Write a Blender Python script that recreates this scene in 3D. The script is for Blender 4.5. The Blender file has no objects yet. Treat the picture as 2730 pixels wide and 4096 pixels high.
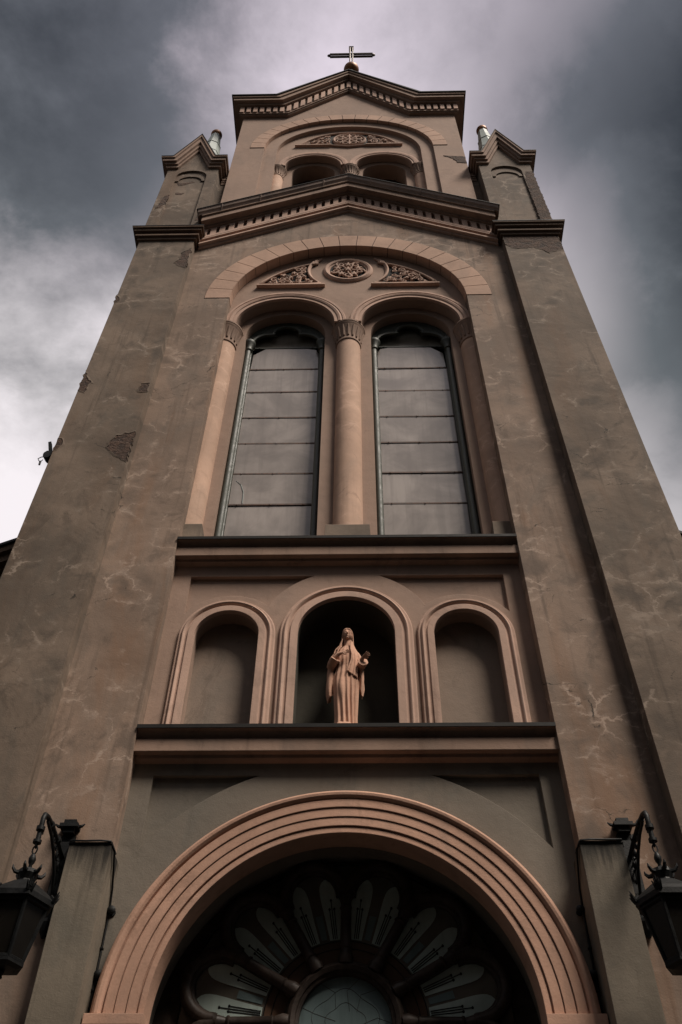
import bpy, bmesh, math, random
from math import radians, sin, cos, pi, sqrt, atan2
from mathutils import Vector, Matrix, noise
from mathutils.geometry import tessellate_polygon

random.seed(7)
scene = bpy.context.scene
COL = scene.collection

# ------------------------------------------------------------------ camera
YAW, PITCH, ROLL = radians(-1.6095), radians(49.598), radians(0.7127)
FPX, X0, CAMY, CAMZ = 3673.5, 0.1685, -9.0, 1.6
cd = bpy.data.cameras.new('camera')
cam = bpy.data.objects.new('camera', cd)
COL.objects.link(cam)
fwd = Vector((sin(YAW)*cos(PITCH), cos(YAW)*cos(PITCH), sin(PITCH)))
rgt = Vector((cos(YAW), -sin(YAW), 0))
upv = rgt.cross(fwd)
r2 = cos(ROLL)*rgt + sin(ROLL)*upv
u2 = -sin(ROLL)*rgt + cos(ROLL)*upv
M = Matrix.Identity(4)
for i in range(3):
    M[i][0], M[i][1], M[i][2] = r2[i], u2[i], -fwd[i]
M.translation = Vector((X0, CAMY, CAMZ))
cam.matrix_world = M
cd.sensor_fit = 'VERTICAL'
cd.sensor_height = 36.0
cd.lens = 36.0*FPX/4096.0
cd.clip_start, cd.clip_end = 0.05, 2000
scene.camera = cam

# ------------------------------------------------------------------ light
SUN_EL, SUN_AZ = radians(56), radians(46)      # azimuth measured from -Y (the viewer's side) towards +X
sun_dir = Vector((sin(SUN_AZ)*cos(SUN_EL), -cos(SUN_AZ)*cos(SUN_EL), sin(SUN_EL)))
sl = bpy.data.lights.new('sun', 'SUN')
sl.energy, sl.angle, sl.color = 3.6, radians(19), (1.0, 0.90, 0.79)
so = bpy.data.objects.new('sun', sl)
COL.objects.link(so)
so.rotation_euler = sun_dir.to_track_quat('Z', 'Y').to_euler()

world = bpy.data.worlds.new('World')
scene.world = world
world.use_nodes = True


def build_world():
    nt = world.node_tree
    nt.nodes.clear()
    N, L = nt.nodes.new, nt.links.new
    out = N('ShaderNodeOutputWorld')
    bg = N('ShaderNodeBackground')
    bg.inputs['Strength'].default_value = 0.1
    L(bg.outputs[0], out.inputs[0])
    sky = N('ShaderNodeTexSky')
    sky.sky_type = 'NISHITA'
    sky.sun_disc = False
    sky.sun_elevation = SUN_EL
    sky.sun_rotation = pi - SUN_AZ
    tc = N('ShaderNodeTexCoord')

    def nz(scale, detail, rough, dist, off):
        mp = N('ShaderNodeMapping')
        mp.inputs['Location'].default_value = off
        mp.inputs['Scale'].default_value = (1.0, 1.0, 1.35)
        L(tc.outputs['Generated'], mp.inputs[0])
        n = N('ShaderNodeTexNoise')
        n.inputs['Scale'].default_value = scale
        n.inputs['Detail'].default_value = detail
        n.inputs['Roughness'].default_value = rough
        n.inputs['Distortion'].default_value = dist*0.5
        L(mp.outputs[0], n.inputs['Vector'])
        return n

    def math_(op, a, b=None, clamp=False):
        m = N('ShaderNodeMath')
        m.operation = op
        m.use_clamp = clamp
        for i, v in enumerate((a, b)):
            if v is None:
                continue
            if isinstance(v, (int, float)):
                m.inputs[i].default_value = v
            else:
                L(v, m.inputs[i])
        return m.outputs[0]
    big = nz(1.7, 5, 0.5, 0.35, (3.1, 1.7, 0.4))
    mid = nz(4.2, 9, 0.60, 0.4, (0.3, 5.2, 2.2))
    s = math_('ADD', math_('MULTIPLY', big.outputs['Fac'], 0.30), math_('SUBTRACT', math_('MULTIPLY', mid.outputs['Fac'], 0.95), 0.125))

    # cloud banks: broad thick or thin places in the cover
    def bank(d, lo, hi, amount):
        dp = N('ShaderNodeVectorMath')
        dp.operation = 'DOT_PRODUCT'
        L(tc.outputs['Generated'], dp.inputs[0])
        v = Vector(d).normalized()
        dp.inputs[1].default_value = v
        wob = math_('MULTIPLY', math_('SUBTRACT', mid.outputs['Fac'], 0.5), 0.10)
        mr = N('ShaderNodeMapRange')
        mr.interpolation_type = 'SMOOTHSTEP'
        L(math_('ADD', dp.outputs['Value'], wob), mr.inputs['Value'])
        mr.inputs['From Min'].default_value = lo
        mr.inputs['From Max'].default_value = hi
        mr.inputs['To Min'].default_value = 0
        mr.inputs['To Max'].default_value = amount
        return mr.outputs['Result']
    for d, lo, hi, am in BANKS:
        s = math_('ADD', s, bank(d, lo, hi, am))
    # low sky, out of view, darkened to deepen the shade under ledges
    sz = N('ShaderNodeSeparateXYZ')
    L(tc.outputs['Generated'], sz.inputs[0])
    low = N('ShaderNodeMapRange')
    low.interpolation_type = 'SMOOTHSTEP'
    L(sz.outputs[2], low.inputs['Value'])
    low.inputs['From Min'].default_value = 0.15
    low.inputs['From Max'].default_value = 0.64
    low.inputs['To Min'].default_value = -0.26
    low.inputs['To Max'].default_value = 0.0
    s = math_('ADD', s, low.outputs['Result'])
    ramp = N('ShaderNodeValToRGB')
    cr = ramp.color_ramp
    cr.elements[0].position, cr.elements[0].color = 0.12, (0.035, 0.040, 0.043, 1)
    cr.elements[1].position, cr.elements[1].color = 0.95, (0.78, 0.73, 0.75, 1)
    for p, c in ((0.32, (0.105, 0.115, 0.122)), (0.50, (0.27, 0.26, 0.269)), (0.68, (0.45, 0.428, 0.437))):
        e = cr.elements.new(p)
        e.color = c + (1,)
    L(s, ramp.inputs['Fac'])
    sc = N('ShaderNodeVectorMath')
    sc.operation = 'SCALE'
    sc.inputs['Scale'].default_value = 10.0
    # violet-grey cover overhead, greener towards the horizon
    hi = N('ShaderNodeMapRange')
    hi.interpolation_type = 'SMOOTHSTEP'
    L(sz.outputs[2], hi.inputs['Value'])
    hi.inputs['From Min'].default_value = 0.80
    hi.inputs['From Max'].default_value = 0.985
    tint = N('ShaderNodeMix')
    tint.data_type = 'RGBA'
    tint.blend_type = 'MULTIPLY'
    L(hi.outputs['Result'], tint.inputs[0])
    L(ramp.outputs['Color'], tint.inputs[6])
    tint.inputs[7].default_value = (1.0, 0.95, 1.04, 1)
    L(tint.outputs[2], sc.inputs[0])
    mx = N('ShaderNodeMix')
    mx.data_type = 'RGBA'
    mx.inputs[0].default_value = 0.96
    L(sky.outputs[0], mx.inputs[6])
    L(sc.outputs[0], mx.inputs[7])
    L(mx.outputs[2], bg.inputs['Color'])


def pix_dir(px, py):
    """direction of a place in the sky, given where the photograph sees it"""
    return (fwd + r2*(px-1365)/FPX - u2*(py-2048)/FPX).normalized()


BANKS = [
    (pix_dir(2050, 400), 0.945, 1.0, 0.36),
    (pix_dir(600, 500), 0.94, 1.0, 0.12),
    (pix_dir(0, 2150), 0.94, 1.0, 0.46),
    (pix_dir(2450, 1800), 0.945, 1.0, 0.40),
    (pix_dir(-100, 1000), 0.95, 1.0, -0.06),
    (pix_dir(-150, -200), 0.925, 1.0, -0.34),
    (pix_dir(2950, 950), 0.955, 1.0, -0.34),
    (pix_dir(3050, 1500), 0.965, 1.0, -0.30),
    (pix_dir(2800, -250), 0.925, 1.0, -0.36),
    (Vector((-0.05, -1, 1.62)), 0.945, 0.995, 0.30),  # unseen bright patch behind the viewer, added for the pane reflections
]
build_world()
vs = scene.view_settings
vs.view_transform = 'Standard'
vs.look = 'None'
vs.exposure = 0.33
vs.gamma = 1.0
vs.use_curve_mapping = False


# ------------------------------------------------------------------ materials
class G:
    """small node-graph helper"""
    def __init__(s, name):
        s.m = bpy.data.materials.new(name)
        s.m.use_nodes = True
        s.nt = s.m.node_tree
        s.nt.nodes.clear()
        s.out = s.n('ShaderNodeOutputMaterial')
        s.b = s.n('ShaderNodeBsdfPrincipled')
        s.l(s.b.outputs[0], s.out.inputs[0])
        s.tc = s.n('ShaderNodeTexCoord')

    def n(s, t):
        return s.nt.nodes.new(t)

    def l(s, a, b):
        s.nt.links.new(a, b)

    def val(s, sock, v):
        if isinstance(v, (int, float, tuple)):
            sock.default_value = v
        else:
            s.l(v, sock)

    def coord(s, scale=(1, 1, 1), off=(0, 0, 0)):
        mp = s.n('ShaderNodeMapping')
        mp.inputs['Scale'].default_value = scale
        mp.inputs['Location'].default_value = off
        s.l(s.tc.outputs['Object'], mp.inputs[0])
        return mp.outputs[0]

    def noise(s, scale, detail=4, rough=0.55, vec=None, dist=0.0):
        n = s.n('ShaderNodeTexNoise')
        n.inputs['Scale'].default_value = scale
        n.inputs['Detail'].default_value = detail
        n.inputs['Roughness'].default_value = rough
        n.inputs['Distortion'].default_value = dist
        s.l(vec if vec is not None else s.tc.outputs['Object'], n.inputs['Vector'])
        return n.outputs['Fac']

    def rng(s, v, a, b, c=0.0, d=1.0):
        m = s.n('ShaderNodeMapRange')
        m.interpolation_type = 'SMOOTHSTEP'
        s.val(m.inputs['Value'], v)
        for k, x in (('From Min', a), ('From Max', b), ('To Min', c), ('To Max', d)):
            m.inputs[k].default_value = x
        return m.outputs['Result']

    def math(s, op, a, b):
        m = s.n('ShaderNodeMath')
        m.operation = op
        s.val(m.inputs[0], a)
        s.val(m.inputs[1], b)
        return m.outputs[0]

    def mix(s, f, a, b, mode='MIX'):
        m = s.n('ShaderNodeMix')
        m.data_type = 'RGBA'
        m.blend_type = mode
        s.val(m.inputs[0], f)
        for k, v in ((6, a), (7, b)):
            if isinstance(v, tuple):
                v = v if len(v) == 4 else v+(1,)
            s.val(m.inputs[k], v)
        return m.outputs[2]

    def bump(s, h, strength, dist=0.01, normal=None):
        b = s.n('ShaderNodeBump')
        b.inputs['Strength'].default_value = strength
        b.inputs['Distance'].default_value = dist
        s.l(h, b.inputs['Height'])
        if normal is not None:
            s.l(normal, b.inputs['Normal'])
        return b.outputs[0]

    def bevel(s, r):
        b = s.n('ShaderNodeBevel')
        b.samples = 3
        b.inputs['Radius'].default_value = r
        return b.outputs[0]


def stucco(name, base, dirt=0.5, cracks=0.0, rust=0.0, mottled=0.25, bevel=0.012, streak=0.4, runs=None):
    g = G(name)
    dark = tuple(c*0.55 for c in base)
    pale = tuple(min(1, c*1.32) for c in base)
    big = g.noise(0.55, 6, 0.6, dist=0.6)
    col = g.mix(g.rng(big, 0.32, 0.68), tuple(c*(1-mottled) for c in base), tuple(c*(1+mottled*0.6) for c in base))
    # cooler grey weathering patches
    w = g.noise(1.5, 7, 0.65, g.coord((1, 1, 0.55), (4, 2, 9)), 0.9)
    grey = (base[0]*0.70, base[1]*0.76, base[2]*0.80)
    col = g.mix(g.math('MULTIPLY', g.rng(w, 0.46, 0.72), 0.75*dirt), col, grey)
    # runs of dirty water
    st = g.noise(1.0, 5, 0.6, g.coord((7, 7, 0.30), (1, 5, 3)), 0.3)
    col = g.mix(g.math('MULTIPLY', g.rng(st, 0.52, 0.78), streak*dirt), col, dark)
    if rust:
        r = g.noise(0.8, 5, 0.6, g.coord((1.6, 1.6, 0.28), (9, 3, 1)), 0.5)
        col = g.mix(g.math('MULTIPLY', g.rng(r, 0.52, 0.72), rust), col, (base[0]*0.92, base[1]*0.60, base[2]*0.36))
    # dark blotches with ragged edges
    bl = g.noise(1.25, 9, 0.74, g.coord((1, 1, 0.8), (13, 7, 2)), 1.4)
    col = g.mix(g.math('MULTIPLY', g.rng(bl, 0.54, 0.66), 0.5*dirt), col, tuple(c*0.48 for c in base))
    bl2 = g.noise(3.4, 8, 0.75, g.coord((1, 1, 0.6), (3, 17, 12)), 1.0)
    col = g.mix(g.math('MULTIPLY', g.rng(bl2, 0.58, 0.70), 0.38*dirt), col, tuple(c*1.28 for c in base))
    # speckle
    sp = g.noise(38, 4, 0.7)
    col = g.mix(g.math('MULTIPLY', g.rng(sp, 0.62, 0.74), 0.22), col, dark)
    crk = None
    if cracks:
        d1 = g.noise(3.6, 5, 0.65, g.coord((1, 1, 1), (2, 2, 2)))
        d2 = g.noise(3.6, 5, 0.65, g.coord((1, 1, 1), (7, 1, 5)))
        cx = g.n('ShaderNodeCombineXYZ')
        g.val(cx.inputs[0], g.math('MULTIPLY', d1, 0.46))
        g.val(cx.inputs[2], g.math('MULTIPLY', d2, 0.46))
        ad = g.n('ShaderNodeVectorMath')
        ad.operation = 'ADD'
        g.l(g.coord((1, 1, 1.18)), ad.inputs[0])
        g.l(cx.outputs[0], ad.inputs[1])
        vo = g.n('ShaderNodeTexVoronoi')
        vo.feature = 'DISTANCE_TO_EDGE'
        vo.inputs['Scale'].default_value = 1.9
        g.l(ad.outputs[0], vo.inputs['Vector'])
        wv = g.rng(g.noise(3.2, 4, 0.6), 0.3, 0.7, 0.012, 0.085)
        m = g.n('ShaderNodeMapRange')
        g.l(vo.outputs['Distance'], m.inputs['Value'])
        m.inputs['From Min'].default_value = 0.0
        g.l(wv, m.inputs['From Max'])
        m.inputs['To Min'].default_value = 1.0
        m.inputs['To Max'].default_value = 0.0
        msk = g.rng(g.noise(0.75, 6, 0.7, g.coord((1, 1, 1), (11, 4, 6)), 0.5), 0.47, 0.60)
        frag = g.rng(g.noise(4.0, 5, 0.7, g.coord((1, 1, 2.2), (5, 4, 1)), 0.4), 0.36, 0.54)
        halo = g.rng(vo.outputs['Distance'], 0.0, 0.20, 1.0, 0.0)
        blot = g.rng(g.noise(2.3, 7, 0.72, g.coord((1, 1, 1.5), (6, 8, 2)), 1.2), 0.45, 0.68)
        ash = (base[0]*1.30, base[1]*1.42, base[2]*1.52)
        # damp dark cells between the repaired veins
        cell = g.math('MULTIPLY', g.rng(vo.outputs['Distance'], 0.10, 0.32), g.math('MULTIPLY', msk, cracks*0.75))
        col = g.mix(cell, col, (base[0]*0.52, base[1]*0.54, base[2]*0.56))
        col = g.mix(g.math('MULTIPLY', g.math('MULTIPLY', halo, blot), g.math('MULTIPLY', msk, cracks*0.75)), col, ash)
        fac = g.math('MULTIPLY', g.math('MULTIPLY', m.outputs[0], frag), g.math('MULTIPLY', msk, cracks*1.1))
        col = g.mix(fac, col, (base[0]*1.60, base[1]*1.68, base[2]*1.76))
        # open hairline cracks
        v2 = g.n('ShaderNodeTexVoronoi')
        v2.feature = 'DISTANCE_TO_EDGE'
        v2.inputs['Scale'].default_value = 1.15
        ad2 = g.n('ShaderNodeVectorMath')
        ad2.operation = 'ADD'
        g.l(g.coord((1, 1, 1.7), (3, 0, 8)), ad2.inputs[0])
        g.l(cx.outputs[0], ad2.inputs[1])
        g.l(ad2.outputs[0], v2.inputs['Vector'])
        m2 = g.rng(v2.outputs['Distance'], 0.0, 0.012, 1.0, 0.0)
        msk2 = g.rng(g.noise(0.9, 4, 0.7, g.coord((1, 1, 1), (1, 9, 5)), 0.4), 0.55, 0.63)
        crk = g.math('MULTIPLY', g.math('MULTIPLY', m2, msk2), min(1.0, cracks*1.1))
        col = g.mix(crk, col, (0.02, 0.018, 0.015))
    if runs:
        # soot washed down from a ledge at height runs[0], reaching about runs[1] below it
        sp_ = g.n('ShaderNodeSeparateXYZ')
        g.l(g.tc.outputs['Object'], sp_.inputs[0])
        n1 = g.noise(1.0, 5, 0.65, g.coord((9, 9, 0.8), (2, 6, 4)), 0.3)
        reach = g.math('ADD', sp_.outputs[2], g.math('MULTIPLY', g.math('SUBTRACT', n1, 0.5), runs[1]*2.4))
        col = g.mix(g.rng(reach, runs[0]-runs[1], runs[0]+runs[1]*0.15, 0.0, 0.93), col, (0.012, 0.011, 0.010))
    g.l(col, g.b.inputs['Base Color'])
    g.b.inputs['Roughness'].default_value = 0.88
    g.b.inputs['Specular IOR Level'].default_value = 0.25
    h = g.math('ADD', g.math('MULTIPLY', g.noise(55, 5, 0.65), 0.4), g.math('MULTIPLY', g.noise(5, 4, 0.6), 1.0))
    nb = g.bevel(bevel) if bevel else None
    g.l(g.bump(h, 0.35, 0.02, nb), g.b.inputs['Normal'])
    return g.m


def plain(name, base, rough=0.5, metal=0.0, var=0.25, scale=6, bump=0.15, spec=0.5, bevel=0.0):
    g = G(name)
    n = g.noise(scale, 6, 0.6, dist=0.4)
    col = g.mix(g.rng(n, 0.3, 0.7), tuple(c*(1-var) for c in base), tuple(min(1, c*(1+var)) for c in base))
    g.l(col, g.b.inputs['Base Color'])
    g.b.inputs['Metallic'].default_value = metal
    g.l(g.rng(n, 0.2, 0.8, max(0.02, rough-0.12), min(1, rough+0.12)), g.b.inputs['Roughness'])
    g.b.inputs['Specular IOR Level'].default_value = spec
    if bump:
        g.l(g.bump(g.noise(scale*6, 4, 0.6), bump, 0.01, g.bevel(bevel) if bevel else None), g.b.inputs['Normal'])
    return g.m


def masonry(name):
    g = G(name)
    n = g.noise(5, 8, 0.72, dist=0.8)
    n2 = g.noise(19, 6, 0.7)
    col = g.mix(g.rng(n, 0.3, 0.7), (0.026, 0.015, 0.010), (0.105, 0.056, 0.035))
    col = g.mix(g.rng(n2, 0.60, 0.72), col, (0.015, 0.010, 0.008))
    col = g.mix(g.rng(g.noise(8, 5, 0.7, g.coord((1, 1, 3), (3, 3, 3))), 0.66, 0.74), col, (0.20, 0.14, 0.10))
    g.l(col, g.b.inputs['Base Color'])
    g.b.inputs['Roughness'].default_value = 0.95
    g.l(g.bump(g.math('ADD', n, g.math('MULTIPLY', n2, 0.6)), 1.0, 0.06), g.b.inputs['Normal'])
    return g.m


def dusty_glass(name, tint, rough, dust, spec=0.35):
    g = G(name)
    st = g.noise(1.0, 5, 0.6, g.coord((9, 9, 0.5)), 0.2)
    cl = g.noise(1.1, 5, 0.6, dist=0.6)
    col = g.mix(g.rng(cl, 0.3, 0.7), tuple(c*0.72 for c in tint), tuple(c*1.18 for c in tint))
    col = g.mix(g.math('MULTIPLY', g.rng(st, 0.45, 0.75), dust), col, tuple(c*0.6 for c in tint))
    g.l(col, g.b.inputs['Base Color'])
    g.l(g.rng(cl, 0.3, 0.8, rough*0.85, rough*1.2), g.b.inputs['Roughness'])
    g.b.inputs['IOR'].default_value = 1.52
    g.b.inputs['Specular IOR Level'].default_value = 0.6
    g.l(g.bump(g.noise(1.3, 2, 0.4), 0.04, 0.05), g.b.inputs['Normal'])
    g.b.inputs['Specular IOR Level'].default_value = spec
    return g.m


WALL = stucco('weathered_stucco', (0.250, 0.180, 0.137), dirt=1.15, cracks=0.95, rust=0.34, mottled=0.28, streak=0.85)
BUTT = stucco('buttress_stucco', (0.170, 0.127, 0.096), dirt=1.15, cracks=1.15, rust=0.30, mottled=0.40, streak=0.95)
PLAIN = stucco('plain_stucco', (0.330, 0.228, 0.176), dirt=0.55, mottled=0.12, streak=0.3)
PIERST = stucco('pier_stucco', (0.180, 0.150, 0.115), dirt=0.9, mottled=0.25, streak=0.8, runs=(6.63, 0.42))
GREYST = stucco('grey_stucco', (0.185, 0.158, 0.128), dirt=0.95, mottled=0.14, streak=0.35)
TRIM = stucco('salmon_trim', (0.500, 0.335, 0.260), dirt=0.9, mottled=0.16, streak=0.75)
TRIM2 = stucco('portal_trim', (0.500, 0.300, 0.215), dirt=0.8, mottled=0.16, streak=0.6)
VOUS = stucco('voussoir_stone', (0.460, 0.300, 0.222), dirt=0.55, mottled=0.16)
COLM = stucco('column_plaster', (0.520, 0.345, 0.255), dirt=0.6, cracks=0.3, mottled=0.18, streak=0.9)
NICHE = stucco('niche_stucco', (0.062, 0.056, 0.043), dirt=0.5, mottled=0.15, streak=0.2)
SIDEN = stucco('side_niche_stucco', (0.250, 0.192, 0.152), dirt=0.9, mottled=0.12, streak=0.2)
CORN = stucco('cornice_plaster', (0.275, 0.184, 0.138), dirt=0.9, mottled=0.22, streak=0.8)
OLDC = stucco('eroded_cornice', (0.150, 0.098, 0.068), dirt=0.9, rust=0.5, mottled=0.4, streak=0.8)
STONE = stucco('old_base_stone', (0.180, 0.138, 0.105), dirt=1.0, rust=0.3, mottled=0.45, streak=1.0)
BRICK = masonry('bare_masonry')
DARKV = plain('dark_void', (0.012, 0.012, 0.011), 0.95, bump=0)
JOINT = plain('dark_joint', (0.05, 0.032, 0.024), 0.95, bump=0)  # dark joints between the voussoirs
TIN = plain('dark_tin', (0.014, 0.0125, 0.0115), 0.65, 0.0, 0.4, 3, 0.1, 0.2)
TIN2 = plain('painted_tin', (0.27, 0.18, 0.135), 0.55, 0.0, 0.25, 3, 0.1)
ZINC = plain('zinc_sheet', (0.30, 0.345, 0.33), 0.62, 0.0, 0.18, 2.5, 0.1)
GILT = plain('old_gilt', (0.20, 0.075, 0.02), 0.5, 0.4, 0.35, 5, 0.1)
CROSSM = plain('cross_iron', (0.10, 0.080, 0.066), 0.45, 0.5, 0.3, 5, 0.1)
IRON = plain('black_iron', (0.006, 0.0066, 0.0068), 0.55, 0.0, 0.35, 9, 0.2, 0.22)
GREENF = plain('green_frame_paint', (0.048, 0.054, 0.043), 0.6, 0.0, 0.3, 9, 0.25, bevel=0.006)
RUSTB = plain('rusty_bar', (0.085, 0.048, 0.034), 0.7, 0.2, 0.6, 14, 0.3)
WOOD = plain('dark_oak', (0.042, 0.030, 0.024), 0.5, 0.0, 0.4, 7, 0.2, 0.22)
PANE = dusty_glass('protective_pane', (0.310, 0.274, 0.252), 0.22, 0.45, 0.35)
STAIN = dusty_glass('stained_glass_dark', (0.150, 0.135, 0.112), 0.12, 0.4)
LANCET = dusty_glass('stained_glass_pale', (0.480, 0.570, 0.520), 0.14, 0.5)
HUBG = dusty_glass('stained_glass_blue', (0.170, 0.225, 0.225), 0.14, 0.5)
AMBER = dusty_glass('stained_glass_amber', (0.110, 0.064, 0.042), 0.14, 0.5)
LGLASS = dusty_glass('lantern_glass', (0.014, 0.012, 0.010), 0.25, 0.5, 0.2)
TERRA = stucco('terracotta', (0.560, 0.330, 0.232), dirt=0.8, mottled=0.12, bevel=0.0, streak=0.4)
PAVE = plain('paving', (0.040, 0.038, 0.036), 0.85, 0, 0.3, 2, 0.4)
ROOFT = plain('roof_tin', (0.05, 0.045, 0.042), 0.5, 0.3, 0.3, 1.5, 0.1)


# ------------------------------------------------------------------ mesh helpers
class MB:
    def __init__(s):
        s.v, s.f = [], []

    def add(s, vs, fs):
        o = len(s.v)
        s.v += [tuple(v) for v in vs]
        s.f += [tuple(i+o for i in f) for f in fs]
        return s

    def build(s, name, mat, parent=None, smooth=None, off=None):
        me = bpy.data.meshes.new(name)
        vs = s.v if off is None else [(a-off[0], b-off[1], c-off[2]) for a, b, c in s.v]
        me.from_pydata(vs, [], s.f)
        bm = bmesh.new()
        bm.from_mesh(me)
        bmesh.ops.recalc_face_normals(bm, faces=bm.faces)
        bm.to_mesh(me)
        bm.free()
        me.materials.append(mat)
        if smooth is not None:
            me.shade_smooth()
            me.set_sharp_from_angle(angle=radians(smooth))
        o = bpy.data.objects.new(name, me)
        COL.objects.link(o)
        if parent is not None:
            o.parent = parent
        return o


def box(mb, x0, x1, y0, y1, z0, z1):
    v = [(x, y, z) for x in (x0, x1) for y in (y0, y1) for z in (z0, z1)]
    mb.add(v, [(0, 1, 3, 2), (4, 6, 7, 5), (0, 4, 5, 1), (2, 3, 7, 6), (0, 2, 6, 4), (1, 5, 7, 3)])
    return mb


def plate(mb, outer, holes, y0, y1):
    """flat slab standing in the facade plane: outline and openings in (x, z), from depth y0 back to y1"""
    loops = [outer]+list(holes)
    tri = tessellate_polygon([[Vector((p[0], p[1], 0)) for p in lp] for lp in loops])
    flat = [p for lp in loops for p in lp]
    n = len(flat)
    vs = [(p[0], y0, p[1]) for p in flat]+[(p[0], y1, p[1]) for p in flat]
    fs = [tuple(t) for t in tri]+[(t[0]+n, t[2]+n, t[1]+n) for t in tri]
    k = 0
    for lp in loops:
        m = len(lp)
        for i in range(m):
            a, b = k+i, k+(i+1) % m
            fs.append((a, b, b+n, a+n))
        k += m
    mb.add(vs, fs)
    return mb


def arc(cx, cz, r, a0, a1, n):
    return [(cx+r*cos(radians(a0+(a1-a0)*i/n)), cz+r*sin(radians(a0+(a1-a0)*i/n))) for i in range(n+1)]


def arch_open(cx, zs, r, zb, n=40):
    """outline of an arched opening from its sill zb"""
    return [(cx-r, zb)]+arc(cx, zs, r, 180, 0, n)+[(cx+r, zb)]


def archsweep(mb, cx, zs, zb, prof, n=48):
    """profile of (radius, depth) run up one jamb, round the arch, down the other"""
    m = len(prof)
    st = []
    if zb < zs-1e-6:
        st.append([(cx+r, y, zb) for r, y in prof])
    for i in range(n+1):
        a = pi*i/n
        st.append([(cx+r*cos(a), y, zs+r*sin(a)) for r, y in prof])
    if zb < zs-1e-6:
        st.append([(cx-r, y, zb) for r, y in prof])
    vs = [p for s_ in st for p in s_]
    fs = []
    for i in range(len(st)-1):
        for j in range(m):
            a, b = i*m+j, i*m+(j+1) % m
            fs.append((a, b, b+m, a+m))
    fs.append(tuple(range(m)))
    fs.append(tuple(range((len(st)-1)*m, len(st)*m)))
    mb.add(vs, fs)
    return mb


def lathe(mb, prof, cx, cy, n=28, axis='z', a0=0, a1=360):
    full = abs(a1-a0) >= 360
    k = n if full else n+1
    vs, fs = [], []
    for r, z in prof:
        for i in range(k):
            a = radians(a0+(a1-a0)*i/n)
            vs.append((cx+r*cos(a), cy+r*sin(a), z))
    for j in range(len(prof)-1):
        for i in range(n):
            a, b = j*k+i, j*k+(i+1) % k
            fs.append((a, b, b+k, a+k))
    if full:
        fs.append(tuple(range(k)))
        fs.append(tuple(range((len(prof)-1)*k, len(prof)*k)))
    mb.add(vs, fs)
    return mb


def extrude_x(mb, prof, x0, x1):
    m = len(prof)
    vs = [(x0, y, z) for y, z in prof]+[(x1, y, z) for y, z in prof]
    tri = tessellate_polygon([[Vector((y, z, 0)) for y, z in prof]])
    fs = [tuple(t) for t in tri]+[tuple(i+m for i in reversed(t)) for t in tri]
    fs += [(i, (i+1) % m, (i+1) % m+m, i+m) for i in range(m)]
    mb.add(vs, fs)
    return mb


def tube(mb, pts, r, n=8, closed=False, flat=1.0):
    """round rod along 3-D points; r a number or one per point"""
    pts = [Vector(p) for p in pts]
    k = len(pts)
    rs = r if isinstance(r, (list, tuple)) else [r]*k
    vs, fs = [], []
    ref = Vector((0.013, 1, 0.021))
    prev = None
    for i, p in enumerate(pts):
        if closed:
            t = pts[(i+1) % k]-pts[i-1]
        else:
            t = pts[min(i+1, k-1)]-pts[max(i-1, 0)]
        t.normalize()
        if prev is None:
            u = t.cross(ref)
            if u.length < 1e-3:
                u = t.cross(Vector((1, 0, 0)))
        else:
            u = prev-t*prev.dot(t)
        u.normalize()
        prev = u
        w = t.cross(u)
        for j in range(n):
            a = 2*pi*j/n
            vs.append(p+u*(rs[i]*cos(a))+w*(rs[i]*flat*sin(a)))
    seg = k if closed else k-1
    for i in range(seg):
        for j in range(n):
            a, b = i*n+j, i*n+(j+1) % n
            c, d = ((i+1) % k)*n+(j+1) % n, ((i+1) % k)*n+j
            fs.append((a, b, c, d))
    if not closed:
        fs.append(tuple(range(n)))
        fs.append(tuple(range((k-1)*n, k*n)))
    mb.add(vs, fs)
    return mb


def ellipsoid(mb, c, rx, ry, rz, nu=16, nv=10, fn=None):
    vs, fs = [], []
    for j in range(nv+1):
        ph = -pi/2+pi*j/nv
        for i in range(nu):
            th = 2*pi*i/nu
            d = Vector((cos(ph)*cos(th), cos(ph)*sin(th), sin(ph)))
            p = Vector((d.x*rx, d.y*ry, d.z*rz))
            if fn:
                p = fn(d, p)
            vs.append((c[0]+p.x, c[1]+p.y, c[2]+p.z))
    for j in range(nv):
        for i in range(nu):
            fs.append((j*nu+i, j*nu+(i+1) % nu, (j+1)*nu+(i+1) % nu, (j+1)*nu+i))
    mb.add(vs, fs)
    return mb


def loft(mb, rings, cap=True):
    n = len(rings[0])
    vs = [p for r in rings for p in r]
    fs = []
    for j in range(len(rings)-1):
        for i in range(n):
            fs.append((j*n+i, j*n+(i+1) % n, (j+1)*n+(i+1) % n, (j+1)*n+i))
    if cap:
        fs.append(tuple(range(n)))
        fs.append(tuple(range((len(rings)-1)*n, len(rings)*n)))
    mb.add(vs, fs)
    return mb


def empty(name, label, cat, loc=(0, 0, 0), group=None):
    o = bpy.data.objects.new(name, None)
    COL.objects.link(o)
    o.location = loc
    o['label'], o['category'] = label, cat
    if group:
        o['group'] = group
    return o


def rough_outline(pts, step=0.06, jit=0.03, seed=1):
    """a torn edge run through the given corners"""
    rnd = random.Random(seed)
    out = []
    for i, p in enumerate(pts):
        q = pts[(i+1) % len(pts)]
        d = sqrt((q[0]-p[0])**2+(q[1]-p[1])**2)
        k = max(1, int(d/step))
        for j in range(k):
            t = j/k
            jj = 0 if j == 0 else jit
            out.append((p[0]+(q[0]-p[0])*t+rnd.uniform(-jj, jj), p[1]+(q[1]-p[1])*t+rnd.uniform(-jj, jj)))
    return out


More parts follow.
